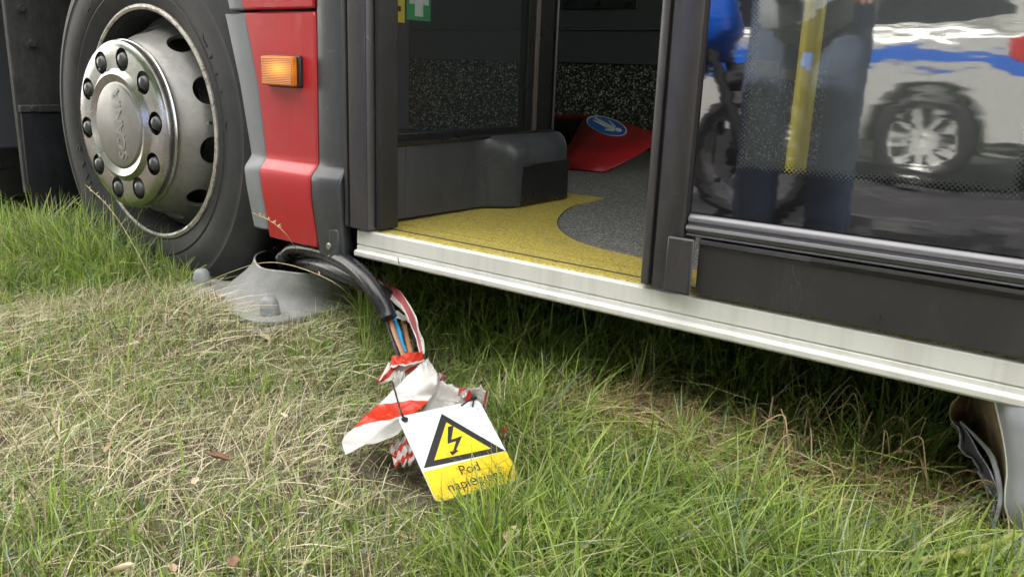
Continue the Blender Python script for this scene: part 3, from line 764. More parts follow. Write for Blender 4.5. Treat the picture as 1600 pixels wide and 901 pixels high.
for (rr_, z) in ((.1145, -.4868), (.114, -.495), (.123, -.53), (.13, -.60)):
    c = []
    for q in range(4):
        for i in range(9):
            a = math.pi / 2 * (q + i / 8)
            lift = .012 * math.cos(a - R(150)) + .0025 * math.sin(5 * a) if z > -.5 else 0
            c.append(Vector((rr_ * math.cos(a) + SHX * (z > -.54), rr_ * math.sin(a), z + lift)))
    rows.append(c)
vs = [BR @ v + BC for r_ in rows for v in r_]
k = 36
fs = [(j * k + i, j * k + (i + 1) % k, (j + 1) * k + (i + 1) % k, (j + 1) * k + i) for j in range(len(rows) - 1) for i in range(k)]
nout = 12 * k
mesh('flange', vs, fs[:nout - k], mGalv, base, smooth=45)
MB().tube([BR @ rows[12][i].lerp(rows[11][i], .5) + BC + Vector((0, 0, .0008)) for i in list(range(36)) + [0]], .0022, 6, cap=False).build('pale_lip', mPaleLip, base)  # thin ring in a paler tone along the collar lip
mesh('collar_inside', vs, fs[nout - k:], mInside, base, smooth=45)
MB().extz([((BR @ Vector((x, y, 0)) + BC).x, (BR @ Vector((x, y, 0)) + BC).y) for x, y in rsq(.245, .05, 4)], -.11, 0).build('concrete_footing', mConcrete, base, bevel=.006)
for sx, sy in ((-1, -1), (1, -1), (1, 1), (-1, 1)):
    p = BR @ Vector((.172 * sx, .172 * sy, 0)) + BC
    MB().lathe([(0, .046), (.008, .0455), (.0145, .042), (.0195, .034), (.0215, .022), (.0225, .0215), (.0235, .0), (.0, .0)], (p.x, p.y, .0155), 'Z', 32, closed=False).build('bolt_cap', mCap, base, smooth=35)
    # boss round the bolt
    MB().lathe([(.030, 0), (.034, .004), (.028, .004)], (p.x, p.y, .012), 'Z', 24).build('washer', mGalv, base)
MB().lathe([(0, .004), (.128, .004)], (BC.x, BC.y, 0), 'Z', 24, closed=False).build('socket_floor', mBlack, base)  # black disc stands in for the shade at the bottom of the collar

base.scale = (BS, BS, BS)
BC = Vector((-1.70 * BS, 1.352 * BS, 0))

# ================================================================ cables
def Z_(pts): return [onZ(a, b, z) for a, b, z in pts]
cA = thing('power_cable', 'thick black power cable arching over the collar, its sheath cut open at the tape', 'cable', 'cables from the broken post base')
pa_ = catmull([(-1.56, 1.32, -.56)] + Z_([(446, 412, -.462), (448, 399, -.440), (463, 389, -.418), (500, 393, -.404), (538, 408, -.402), (568, 432, -.415), (589, 460, -.440), (603, 486, -.470), (607, 497, -.482)]), 8)
MB().tube(pa_, .0175, 16).build('sheath', mCable, cA)
cB = thing('power_cable', 'second black power cable lying low behind the arched one, bare wires showing', 'cable', 'cables from the broken post base')
pb_ = catmull([(-1.57, 1.29, -.56)] + Z_([(466, 422, -.478), (474, 412, -.452), (505, 416, -.430), (545, 432, -.432),  (580, 449, -.445), (606, 464, -.470), (622, 480, -.495), (630, 494, -.508)]), 8)
MB().tube(pb_, .0165, 16).build('sheath', mCable, cB)
cC = thing('power_cable', 'short black cable loop tucked behind inside the collar', 'cable', 'cables from the broken post base')
MB().tube(catmull([(-1.60, 1.34, -.56)] + Z_([(470, 420, -.49), (474, 404, -.46), (500, 399, -.447), (540, 413, -.465), (570, 436, -.505), (596, 470, -.535)]) , 8), .0155, 14).build('sheath', mCable, cC)
def wire(par, pts, r, mat, name='wire', n=10):
    return MB().tube(catmull(Z_(pts), 6), r, n).build(name, mat, par)
wire(cA, [(604, 488, -.494), (607, 505, -.503), (613, 525, -.513), (621, 548, -.523), (628, 570, -.530)], .0062, mCable)
wire(cA, [(608, 492, -.488), (613, 510, -.496), (620, 530, -.506), (629, 552, -.517), (636, 575, -.525)], .0046, mBrown)
wire(cA, [(611, 490, -.489), (618, 505, -.498), (624, 520, -.506), (627, 535, -.515), (633, 552, -.520)], .0050, mBlue)
wire(cB, [(624, 480, -.509), (630, 500, -.511), (634, 520, -.515), (640, 545, -.520), (644, 570, -.53)], .0052, mBrown)
wire(cB, [(630, 485, -.511), (638, 502, -.513), (645, 520, -.517), (652, 545, -.524)], .0052, mCable)
# clear plastic twist at the cable end
clear = N('clear_film'); _b = clear.bsdf((.62, .62, .60), .18, 0, clear.noise(60, 5), .8, .003, Alpha=.75); mFilm = clear.done(_b)
def crumple(name, pts, mat, par, seed=1, amp=.006, thick=.0006, nu=12, nv=14, folds=1.6, uvs=(0, 1, 0, 1)):
    """a sheet lofted between two edges given as points, with creases"""
    A = catmull(pts[0], nu); B = catmull(pts[1], nu)
    n = min(len(A), len(B)); r_ = random.Random(seed)
    K = [(r_.uniform(-1, 1) * folds, r_.uniform(-1, 1) * folds, r_.uniform(0, 6.28), r_.uniform(.5, 1)) for _ in range(5)]
    vs = []; uv = []
    for i in range(n):
        for j in range(nv + 1):
            t = j / nv; u = i / (n - 1); p = A[i].lerp(B[i], t); a = 0
            for ku, kv, ph, am in K:
                c = math.sin((ku * u * 2.2 + kv * t) * 3.0 + ph); a += am * (1 - 2 * abs(c) ** .7)
            p = p + Vector((.35, -.25, 1)) * (a * amp * .42)
            vs.append(p); uv.append((uvs[0] + (uvs[1] - uvs[0]) * u, uvs[2] + (uvs[3] - uvs[2]) * t))
    m = nv + 1
    fs = [(i * m + j, i * m + j + 1, (i + 1) * m + j + 1, (i + 1) * m + j) for i in range(n - 1) for j in range(nv)]
    return mesh(name, vs, fs, mat, par, smooth=60, solid=thick, uv=uv)
def tape_mat(name, a, b, c, freq, col2=(.62, .045, .02), phase=0, duty=.5):
    m = N(name)
    uvn = m.n('UVMap'); sep = m.n('SeparateXYZ'); m.l(uvn.outputs[0], sep.inputs[0])
    s_ = m.math('ADD', m.math('MULTIPLY', sep.outputs[0], a), m.math('MULTIPLY', sep.outputs[1], b))
    fr_ = m.math('FRACT', m.math('ADD', m.math('MULTIPLY', s_, freq), c + phase))
    k_ = m.math('LESS_THAN', fr_, duty)
    col = m.mix(k_, (.72, .71, .70), col2)
    dirt = m.ramp(m.noise(40, 6, .7), [(.5, (0, 0, 0)), (.75, (1, 1, 1))])
    col = m.mix(m.math('MULTIPLY', dirt, .3), col, (.42, .38, .33))
    b_ = m.bsdf(col, .28, 0, m.noise(70, 5, .7, None, 1.5), .55, .0025)
    tl = m.n('BsdfTranslucent'); m.l(col, tl.inputs[0])
    mx = m.n('MixShader'); mx.inputs[0].default_value = .25; m.l(b_, mx.inputs[1]); m.l(tl.outputs[0], mx.inputs[2])
    return m.done(mx.outputs[0])
crumple('clear_wrap', (Z_([(606, 490, -.482), (616, 484, -.480), (630, 486, -.482), (644, 490, -.49)]), Z_([(606, 500, -.490), (618, 494, -.49), (632, 496, -.492), (643, 503, -.498)])), mFilm, cA, 3, .008)

tape = thing('barrier_tape', 'crumpled red and white barrier tape tied round the cable ends', 'barrier tape')
T1 = tape_mat('tape_strand', 0, 1, 0, 1, (.50, .10, .11), 0, .5)
# upper strand: pale edge, dark pink core, pale edge
def tri_tape(lo, hi, name, col=(.50, .12, .13)):
    m = N(name); uvn = m.n('UVMap'); sep = m.n('SeparateXYZ'); m.l(uvn.outputs[0], sep.inputs[0])
    k_ = m.math('MULTIPLY', m.math('GREATER_THAN', m.math('SUBTRACT', sep.outputs[1], m.math('MULTIPLY', sep.outputs[0], -.25)), lo), m.math('LESS_THAN', m.math('SUBTRACT', sep.outputs[1], m.math('MULTIPLY', sep.outputs[0], -.55)), hi))
    c = m.mix(k_, (.72, .71, .70), col)
    b_ = m.bsdf(c, .3, 0, m.noise(80, 5, .7, None, 1), .5, .002)
    tl = m.n('BsdfTranslucent'); m.l(c, tl.inputs[0]); mx = m.n('MixShader'); mx.inputs[0].default_value = .25
    m.l(b_, mx.inputs[1]); m.l(tl.outputs[0], mx.inputs[2]); return m.done(mx.outputs[0])
crumple('tape_fold', (Z_([(589, 437, -.455), (600, 455, -.463), (618, 474, -.47), (634, 493, -.475), (645, 515, -.49), (652, 535, -.505), (657, 552, -.52)]),
                      Z_([(594, 435, -.452), (618, 447, -.448), (636, 466, -.450), (650, 492, -.46), (655, 512, -.478), (662, 532, -.50), (664, 551, -.52)])), tri_tape(.42, 1.12, 'tape_pink'), tape, 5, .004)
# wrapping band round the knot
TB = tape_mat('tape_band', .9, .55, .1, 1.5)
crumple('tape_fold', (Z_([(612, 556, -.500), (622, 552, -.495), (640, 548, -.492), (660, 545, -.50)]), Z_([(608, 573, -.512), (622, 570, -.503), (642, 566, -.50), (664, 562, -.508)])), tape_mat('tape_red_band', 0, 1, 0, 1, duty=.85), tape, 8, .006)
crumple('tape_fold', (Z_([(588, 594, -.53), (598, 578, -.52), (612, 562, -.508), (634, 556, -.50)]), Z_([(591, 596, -.535), (610, 590, -.53), (632, 578, -.515), (662, 566, -.508)])), tape_mat('tape_lobe', .5, 1, .05, 1.6, duty=.45), tape, 9, .007)
# big flared sheet: white over red over white
big = tape_mat('tape_sheet', -.10, 1, 0, 1, duty=.0)
def sheet_mat():
    m = N('tape_sheet_stripe'); uvn = m.n('UVMap'); sep = m.n('SeparateXYZ'); m.l(uvn.outputs[0], sep.inputs[0])
    u = sep.outputs[0]
    k_ = m.math('MULTIPLY', m.math('GREATER_THAN', u, .50), m.math('LESS_THAN', u, .735))
    c = m.mix(k_, (.70, .70, .69), (.66, .05, .02))
    d_ = m.ramp(m.noise(40, 6, .7), [(.5, (0, 0, 0)), (.75, (1, 1, 1))]); c = m.mix(m.math('MULTIPLY', d_, .2), c, (.5, .48, .44))
    b_ = m.bsdf(c, .26, 0, m.noise(38, 4, .6, None, 1.5), .6, .004); tl = m.n('BsdfTranslucent'); m.l(c, tl.inputs[0])
    mx = m.n('MixShader'); mx.inputs[0].default_value = .25; m.l(b_, mx.inputs[1]); m.l(tl.outputs[0], mx.inputs[2]); return m.done(mx.outputs[0])
crumple('tape_fold', (Z_([(664, 558, -.500), (650, 572, -.498), (624, 596, -.51), (602, 618, -.525), (578, 640, -.535), (556, 660, -.54), (535, 682, -.545), (540, 708, -.55)]),
                      Z_([(672, 560, -.50), (682, 575, -.49), (683, 598, -.50), (676, 612, -.515), (664, 628, -.525), (650, 642, -.53), (638, 654, -.535), (622, 672, -.545)])), sheet_mat(), tape, 14, .0075, nv=24, folds=2.2)
crumple('tape_fold', (Z_([(683, 590, -.515), (700, 598, -.515), (716, 600, -.512), (735, 606, -.51)]), Z_([(660, 640, -.548), (690, 636, -.545), (712, 634, -.545), (745, 628, -.54)])), tape_mat('tape_pale', .2, 1, .5, .4, duty=.05), tape, 17, .010)
crumple('tape_fold', (Z_([(728, 606, -.51), (742, 602, -.50), (755, 606, -.505), (764, 612, -.51)]), Z_([(736, 624, -.535), (746, 626, -.53), (756, 630, -.53), (760, 636, -.545)])), tape_mat('tape_pale2', 1, .2, .5, .6, duty=.08), tape, 21, .012)
crumple('tape_fold', (Z_([(718, 604, -.512), (726, 602, -.505), (733, 608, -.505), (742, 618, -.51)]), Z_([(716, 614, -.52), (727, 618, -.515), (733, 624, -.515), (740, 628, -.52)])), tape_mat('tape_redknot', 1, .4, .0, 1.5, (.62, .03, .03), duty=.7), tape, 23, .012)
crumple('tape_fold', (Z_([(683, 576, -.52), (690, 580, -.515), (697, 588, -.52)]), Z_([(684, 594, -.535), (689, 602, -.53), (694, 600, -.53)])), tape_mat('tape_pinkend', 1, .4, .3, 1.2, (.50, .12, .14), duty=.6), tape, 25, .008)
crumple('tape_fold', (Z_([(608, 694, -.57), (622, 682, -.565), (640, 676, -.56)]), Z_([(618, 722, -.578), (636, 720, -.575), (652, 712, -.57)])), tape_mat('tape_bunch', .3, 1, .1, 2.2, duty=.4), tape, 27, .010, nv=20, folds=2)
crumple('tape_fold', (Z_([(768, 664, -.575), (780, 662, -.57), (792, 668, -.57)]), Z_([(776, 688, -.578), (784, 692, -.575), (790, 690, -.575)])), tape_mat('tape_end', 1, .5, .15, 1.3, (.6, .03, .02), duty=.55), tape, 29, .008)
# clear/white knot under the band
crumple('tape_fold', (Z_([(614, 590, -.52), (622, 580, -.512), (632, 578, -.51)]), Z_([(618, 602, -.53), (626, 600, -.522), (634, 590, -.52)])), mFilm, tape, 31, .006)

# ================================================================ warning sign
sg = thing('warning_sign', 'white plastic plate with a yellow high voltage triangle lying in the grass', 'sign')
_r = [ray(*p) for p in ((621, 651), (748, 624), (814, 748), (682, 785))]
_d = np.linalg.svd(np.array([_r[0], -_r[1], _r[2], -_r[3]]).T)[2][-1]; _P = [_r[i] * _d[i] for i in range(4)]
_k = -.549 / np.mean([p[2] for p in _P]); TL, TR_, BR_, BL_ = [Vector(p * _k) for p in _P]
ux = (TR_ - TL).normalized(); nn = ux.cross(BL_ - TL).normalized()
if nn.z < 0: nn = -nn
uy = nn.cross(ux).normalized()       # towards the top edge
W = (TR_ - TL).length; H = abs((BL_ - TL).dot(uy))
def sp(px, py, off=0):               # picture point on the plate plane
    r_ = Vector(ray(px, py)); t_ = TL.dot(nn) / r_.dot(nn); return r_ * t_ + nn * off
SM = frame(TL, ux, uy, nn)
sloc = lambda p: ((p - TL).dot(ux), (p - TL).dot(uy))
print('SIGN', W, H, [tuple(round(c, 4) for c in sloc(sp(*q))) for q in ((621, 651), (748, 624), (814, 741), (678, 788), (690, 645), (663, 731), (788, 704), (658, 738), (797, 711), (738, 738), (716, 763))])
def sbox(name, pts, z0, z1, mat, par, bev=0):
    n = len(pts); vs = [SM @ Vector((x, y, z0)) for x, y in pts] + [SM @ Vector((x, y, z1)) for x, y in pts]
    return mesh(name, vs, [tuple(range(n))[::-1], tuple(range(n, 2 * n))] + [(i, (i + 1) % n, n + (i + 1) % n, n + i) for i in range(n)], mat, par, smooth=0, bevel=bev)
W_ = W; q = [sloc(sp(*c)) for c in ((621, 651), (748, 624), (814, 741), (678, 788))]
rc = .008
def rounded(x0, x1, y0, y1, r, which=(1, 1, 1, 1)):
    o = []
    for k_, (cx, cy, a0) in enumerate(((x1 - r, y1 - r, 0), (x0 + r, y1 - r, 90), (x0 + r, y0 + r, 180), (x1 - r, y0 + r, 270))):
        rr = r if which[k_] else .001
        cx = (x1 - rr) if cx > (x0 + x1) / 2 else x0 + rr; cy = (y1 - rr) if cy > (y0 + y1) / 2 else y0 + rr
        for i in range(7):
            a = R(a0 + 15 * i); o.append((cx + rr * math.cos(a), cy + rr * math.sin(a)))
    return o
mSignW = plain('sign_white', (.66, .70, .76), .38, var=.05, scale=60, dust=.18, dustcol=(.4, .38, .36))
mSignY = plain('sign_yellow', (.78, .56, .015), .38, var=.05, scale=60, dust=.12)
ybot = -H; ystrip = sloc(sp(658, 738))[1]
pl = sbox('plate', rounded(0, W, ybot, 0, .008, (1, 1, 1, 1)), -.002, 0, mSignW, sg)
sbox('yellow_band', rounded(.0005, W - .0005, ybot + .0005, ystrip, .0075, (0, 0, 1, 1)), .0001, .0005, mSignY, sg)
A_, B_, C_ = sloc(sp(690, 646)), sloc(sp(662, 731)), sloc(sp(789, 704))
tc = ((A_[0] + B_[0] + C_[0]) / 3, (A_[1] + B_[1] + C_[1]) / 3)
sbox('triangle_border', [A_, B_, C_], .0001, .0006, mInk, sg)
k_ = .70
ti = [(tc[0] + (p[0] - tc[0]) * k_, tc[1] + (p[1] - tc[1]) * k_) for p in (A_, B_, C_)]
sbox('triangle_field', ti, .0007, .0010, mSignY, sg)
bolt = [(698, 666), (708.5, 665), (704, 685), (722, 680.5), (714, 700), (718, 703), (707.5, 711.5), (701.5, 704.5), (706, 704), (712.5, 687.5), (698, 693.5)]
bolt = [(699.5, 667), (708.5, 665), (705, 687), (722, 681), (712.5, 703), (716.5, 704), (706.5, 712), (702, 705.5), (707.5, 705), (712.5, 689), (699, 693.5)]
sbox('lightning_arrow', [sloc(sp(*c)) for c in bolt], .0011, .0014, mInk, sg)
em = .0225
text_mesh('Pod', em, .0001, mInk, 'lettering', sg, SM @ Matrix.Translation((W * .50, ystrip - .0135, .0009)) @ Matrix.Identity(4))
text_mesh('napięciem', em, .0001, mInk, 'lettering', sg, SM @ Matrix.Translation((W * .50, ystrip - .0345, .0009)))
def ziptie(pts, label, tail):
    t = thing('cable_tie', label, 'cable tie', 'black cable ties on the sign')
    MB().tube(catmull(pts, 6), .0016, 6).build('strap', mZip, t)
    e = pts[tail]
    MB().box(-.0042, .0042, -.0035, .0035, -.003, .003).build('head', mZip, t, bevel=.001).location = e
    return t
ziptie(Z_([(613, 596, -.515), (617, 610, -.505), (622, 628, -.498), (627, 645, -.500)]) + [sp(632, 656, .002)], 'long black cable tie running from the tape to the sign corner', -1)
ziptie([sp(719, 637, .006), sp(730, 631, .009), sp(738, 626, .008), sp(738, 636, .002)], 'short black cable tie knotted at the top edge of the sign', 2)

# ================================================================ torn sheet metal under the front door
torn = thing('torn_metal_sheet', 'torn grey metal sheet curled up beneath the right end of the sill', 'metal sheet')
mTornIn = plain('rusty_inner_face', (.30, .22, .14), .55, .1, var=.5, scale=14, dust=.35, dustcol=(.05, .045, .04), bstr=.5, bdist=.002)
mTornOut = plain('grey_outer_face', (.24, .25, .275), .42, .2, var=.12, scale=8, dust=.15)
mTornMid = plain('bare_metal', (.22, .225, .26), .35, .75, var=.35, scale=25, bstr=.6, bdist=.002)
def PY(l): return [onY(a, b, y) for a, b, y in l]
def loft(name, rows, mat, th=.002, nu=6, jag=0):
    C_ = [catmull(r_, nu) for r_ in rows]; n = min(len(c) for c in C_); K = []
    for i in range(n):
        K.append(catmull([c[i] for c in C_], 5) if len(C_) > 2 else [C_[0][i].lerp(C_[1][i], t / 5) for t in range(6)])
    m = len(K[0])
    if jag:
        for i in range(n): K[i][0] = K[i][0] + Vector((rnd.uniform(-1, 1), 0, rnd.uniform(-1, 1))) * jag
    vs = [p for r_ in K for p in r_]
    return mesh(name, vs, [(i * m + j, i * m + j + 1, (i + 1) * m + j + 1, (i + 1) * m + j) for i in range(n - 1) for j in range(m - 1)], mat, torn, smooth=50, solid=th)
loft('inner_sheet', [PY([(1498, 614, 1.30), (1484, 640, 1.30), (1486, 662, 1.30), (1500, 676, 1.29), (1499, 700, 1.29), (1522, 722, 1.28), (1530, 745, 1.27), (1548, 772, 1.26), (1556, 795, 1.25), (1560, 810, 1.25)]),
                    PY([(1520, 612, 1.36), (1515, 640, 1.38), (1520, 665, 1.40), (1530, 690, 1.38), (1540, 715, 1.37), (1548, 735, 1.36), (1556, 760, 1.34), (1565, 790, 1.32), (1570, 805, 1.30), (1572, 815, 1.3)]),
                    PY([(1560, 612, 1.22), (1565, 640, 1.22), (1570, 665, 1.22), (1573, 690, 1.21), (1577, 715, 1.2), (1577, 735, 1.2), (1575, 760, 1.2), (1574, 790, 1.2), (1576, 805, 1.19), (1580, 818, 1.19)])], mTornIn, jag=.0018)
loft('torn_flap', [PY([(1484, 655, 1.285), (1500, 678, 1.275), (1500, 702, 1.27), (1524, 724, 1.26), (1532, 748, 1.25), (1550, 778, 1.235), (1548, 798, 1.22), (1530, 814, 1.21), (1527, 832, 1.20), (1531, 846, 1.20)]),
                  PY([(1500, 660, 1.29), (1508, 680, 1.28), (1512, 702, 1.275), (1534, 726, 1.265), (1543, 750, 1.25), (1558, 778, 1.235), (1556, 800, 1.22), (1546, 816, 1.215), (1540, 832, 1.21), (1538, 848, 1.20)]),
                  PY([(1502, 658, 1.27), (1518, 682, 1.25), (1532, 708, 1.24), (1546, 730, 1.23), (1556, 752, 1.22), (1563, 778, 1.21), (1560, 802, 1.20), (1553, 818, 1.195), (1545, 832, 1.19), (1540, 846, 1.19)])], mTornMid, jag=.002)
loft('fold_edge', [PY([(1501, 657, 1.265), (1522, 681, 1.245), (1543, 707, 1.235), (1552, 730, 1.225), (1557, 752, 1.215), (1560, 778, 1.205), (1556, 802, 1.195), (1545, 830, 1.185), (1537, 846, 1.185)]),
                  PY([(1503, 657, 1.262), (1528, 681, 1.242), (1552, 707, 1.232), (1561, 730, 1.222), (1566, 752, 1.212), (1568, 778, 1.202), (1563, 802, 1.192), (1553, 830, 1.182), (1541, 846, 1.182)])], mTornOut)
loft('outer_sheet', [PY([(1554, 622, 1.185), (1561, 650, 1.18), (1568, 680, 1.175), (1573, 710, 1.17), (1575, 740, 1.165), (1572, 770, 1.16), (1573, 795, 1.155), (1583, 815, 1.15), (1599, 828, 1.145), (1615, 833, 1.14)]),
                    PY([(1600, 632, 1.165), (1605, 660, 1.155), (1608, 685, 1.15), (1610, 712, 1.145), (1612, 740, 1.14), (1612, 768, 1.135), (1612, 790, 1.13), (1614, 805, 1.13), (1620, 818, 1.13), (1630, 826, 1.13)]),
                    PY([(1800, 670, 1.17), (1800, 700, 1.16), (1800, 720, 1.15), (1800, 740, 1.15), (1800, 760, 1.14), (1800, 790, 1.14), (1800, 810, 1.13), (1800, 830, 1.13), (1800, 845, 1.13), (1800, 855, 1.13)])], mTornOut, th=.003)
MB().tube(catmull(PY([(1554, 622, 1.182), (1561, 650, 1.177), (1568, 680, 1.172), (1573, 710, 1.167), (1575, 740, 1.162), (1572, 770, 1.157), (1573, 795, 1.152), (1583, 815, 1.147), (1599, 828, 1.142)]), 6), .0022, 8).build('bright_edge', plain('bare_torn_edge', (.75, .75, .74), .3, .6), torn)
loft('lower_sheet', [PY([(1557, 846, 1.15), (1570, 832, 1.15), (1585, 824, 1.15), (1610, 826, 1.15), (1650, 836, 1.15)]), PY([(1560, 900, 1.10), (1575, 905, 1.10), (1590, 905, 1.10), (1615, 905, 1.10), (1650, 905, 1.10)])], mTornOut)

yw = MB().tube(catmull([onZ(1311, 856, -.560), onZ(1350, 868, -.550), (onZ(1400, 874, -.545)), onZ(1460, 872, -.540), onZ(1520, 860, -.538), onZ(1570, 842, -.54), onZ(1600, 825, -.55), onZ(1640, 800, -.58)], 8), .0046, 10)
tag(yw.build('earth_wire', plain('yellow_green_insulation', (.38, .38, .12), .4, var=.25, scale=30)), 'thin yellow green wire lying curved through the grass at right', 'wire')

# ================================================================ grass
def proj(P):
    q = P @ RM      # camera coords (rows) : R^T p
    return CX + FPX * q[:, 0] / q[:, 2], CY + FPX * q[:, 1] / q[:, 2], q[:, 2]
GHv = np.vectorize(gheight)
def sstep(a, b, x): t = np.clip((x - a) / (b - a), 0, 1); return t * t * (3 - 2 * t)
def lownoise(x, y, s, seed):
    r_ = np.random.default_rng(seed); v = 0
    for k in range(6):
        a = r_.uniform(0, 6.28); f = s * r_.uniform(.6, 1.8); v = v + np.sin((x * np.cos(a) + y * np.sin(a)) * f + r_.uniform(0, 6.28))
    return v / 3
def green_map(x, y):
    """(density of green, height, dryness) from the place on the ground"""
    P = np.stack([x, y, np.full_like(x, GZ)], 1); px, py, dep = proj(P)
    n1 = lownoise(x, y, 9, 1); n2 = lownoise(x, y, 25, 2)
    right = sstep(600, 800, px + 45 * n1 - (py - 700) * .25)                      # lush part to the right
    strip_ = sstep(500, 440, py + 16 * n2 + (px > 560) * 400) * (1 - sstep(300, 560, px))   # along the wheel
    clumpL = np.exp(-(((px - 90) / 120) ** 2 + ((py - 850) / 60) ** 2))
    midc = np.exp(-(((px - 580) / 95) ** 2 + ((py - 545) / 80) ** 2))
    b2 = np.exp(-(((px - 460) / 130) ** 2 + ((py - 810) / 60) ** 2)) * .5 + np.exp(-(((px - 60) / 60) ** 2 + ((py - 450) / 25) ** 2)) * .6
    g = np.clip(.30 + .16 * n1 + .9 * right + .9 * strip_ + .7 * clumpL + .8 * midc + .5 * b2, .02, 1)
    bare = np.exp(-(((px - 1030) / 150) ** 2 + ((py - 668) / 34) ** 2)) + np.exp(-(((px - 1290) / 130) ** 2 + ((py - 665) / 50) ** 2)) * 1.1 + .8 * np.exp(-(((px - 640) / 110) ** 2 + ((py - 735) / 30) ** 2)) + .6 * np.exp(-(((px - 20) / 50) ** 2 + ((py - 740) / 70) ** 2)) + np.exp(-(((px - 780) / 45) ** 2 + ((py - 610) / 28) ** 2)) + .7 * np.exp(-(((px - 330) / 60) ** 2 + ((py - 730) / 28) ** 2))
    bare = np.clip(bare, 0, 1)
    tw = np.exp(-(((px - 150) / 190) ** 2 + ((py - 420) / 30) ** 2)) + .9 * np.exp(-(((px - 285) / 60) ** 2 + ((py - 420) / 26) ** 2)) + .8 * np.exp(-(((px - 520) / 60) ** 2 + ((py - 480) / 35) ** 2))
    g = np.clip(g * (1 - .9 * bare) + .8 * tw, 0, 1)
    under = sstep(1.16, 1.34, y)
    h = .024 + .010 * n1 + .042 * right + .036 * strip_ + .030 * clumpL + .03 * midc
    h = h * (1 - .35 * bare) + .055 * tw + under * .028 * (px > 560)
    h = h * (1 - .55 * np.exp(-(((px - 1530) / 70) ** 2 + ((py - 800) / 75) ** 2)))
    h = np.where((y > 1.18) & (px < 420), h * .6, h)
    h = np.clip(h, .014, .2)
    strip_ = np.maximum(strip_, np.clip(tw, 0, 1))
    return g, h, right, strip_, bare, under, px, py
def blocked(x, y, pad=0):
    u = (x - BC.x) * math.cos(R(7.5)) - (y - BC.y) * math.sin(R(7.5)); v = (x - BC.x) * math.sin(R(7.5)) + (y - BC.y) * math.cos(R(7.5))
    b = (np.abs(u) < .208 + pad) & (np.abs(v) < .208 + pad)
    b |= (np.abs(x - WC[0]) < .2) & (y > 1.19) & (y < 1.5)
    return b
def blades(name, x, y, h, wd, lean, az, cols, label, mat, seg=4, curl=1.0):
    n = len(x); r_ = npr
    z0 = GHv(x, y) + GZ - .004
    ts = np.linspace(0, 1, seg + 1)
    dirx, diry = np.cos(az), np.sin(az)
    th = az + np.pi / 2 + r_.uniform(-.9, .9, n); wx, wy = np.cos(th), np.sin(th)
    V = np.zeros((n, (seg + 1) * 2, 3)); 
    for i, t in enumerate(ts):
        out = h * lean * (t ** (1.0 + .8 * curl)); up = h * (t - .28 * np.clip(lean, 0, 1.5) * t ** 2.2)
        cx = x + dirx * out; cy = y + diry * out; cz = z0 + np.maximum(up, .002)
        ww = wd * .5 * (1 - t) ** .55 if i < seg else wd * .02
        V[:, 2 * i] = np.stack([cx - wx * ww, cy - wy * ww, cz], 1); V[:, 2 * i + 1] = np.stack([cx + wx * ww, cy + wy * ww, cz + .0006], 1)
    k = (seg + 1) * 2
    base_ = (np.arange(n) * k)[:, None, None]
    q_ = np.array([[2 * i, 2 * i + 1, 2 * i + 3, 2 * i + 2] for i in range(seg)])[None]
    F = (base_ + q_).reshape(-1, 4)
    me = bpy.data.meshes.new(name)
    me.vertices.add(n * k); me.vertices.foreach_set('co', V.reshape(-1).astype(np.float32))
    me.loops.add(len(F) * 4); me.loops.foreach_set('vertex_index', F.reshape(-1).astype(np.int32))
    me.polygons.add(len(F)); me.polygons.foreach_set('loop_start', (np.arange(len(F)) * 4).astype(np.int32)); me.polygons.foreach_set('loop_total', np.full(len(F), 4, np.int32))
    me.update(calc_edges=True)
    at = me.color_attributes.new('tint', 'FLOAT_COLOR', 'POINT')
    C4 = np.ones((n, k, 4), np.float32); tt = np.repeat(ts, 2)[None, :, None]
    C4[:, :, :3] = cols[:, None, :] * (1 - .0 * tt) + 0
    at.data.foreach_set('color', C4.reshape(-1))
    me.materials.append(mat); me.polygons.foreach_set('use_smooth', np.ones(len(F), bool))
    o = bpy.data.objects.new(name, me); COL.objects.link(o)
    return tag(o, label, 'grass', kind='stuff')
def grass_mat(name, rough=.45, tr=.35):
    m = N(name); a = m.n('Attribute'); a.attribute_name = 'tint'
    b = m.bsdf(a.outputs['Color'], rough, 0, Specular_IOR_Level=.45)
    t = m.n('BsdfTranslucent'); m.l(a.outputs['Color'], t.inputs[0])
    mx = m.n('MixShader'); mx.inputs[0].default_value = tr; m.l(b, mx.inputs[1]); m.l(t.outputs[0], mx.inputs[2]); return m.done(mx.outputs[0])
mGrass = grass_mat('grass_blades', .36, .42); mStraw = grass_mat('dry_grass_blades', .6, .2)
def scatter(n, x0, x1, y0, y1): return npr.uniform(x0, x1, n), npr.uniform(y0, y1, n)
def visible(px, py, m=330): return (px > -m) & (px < 1600 + m) & (py < 901 + 330) & (py > 180)
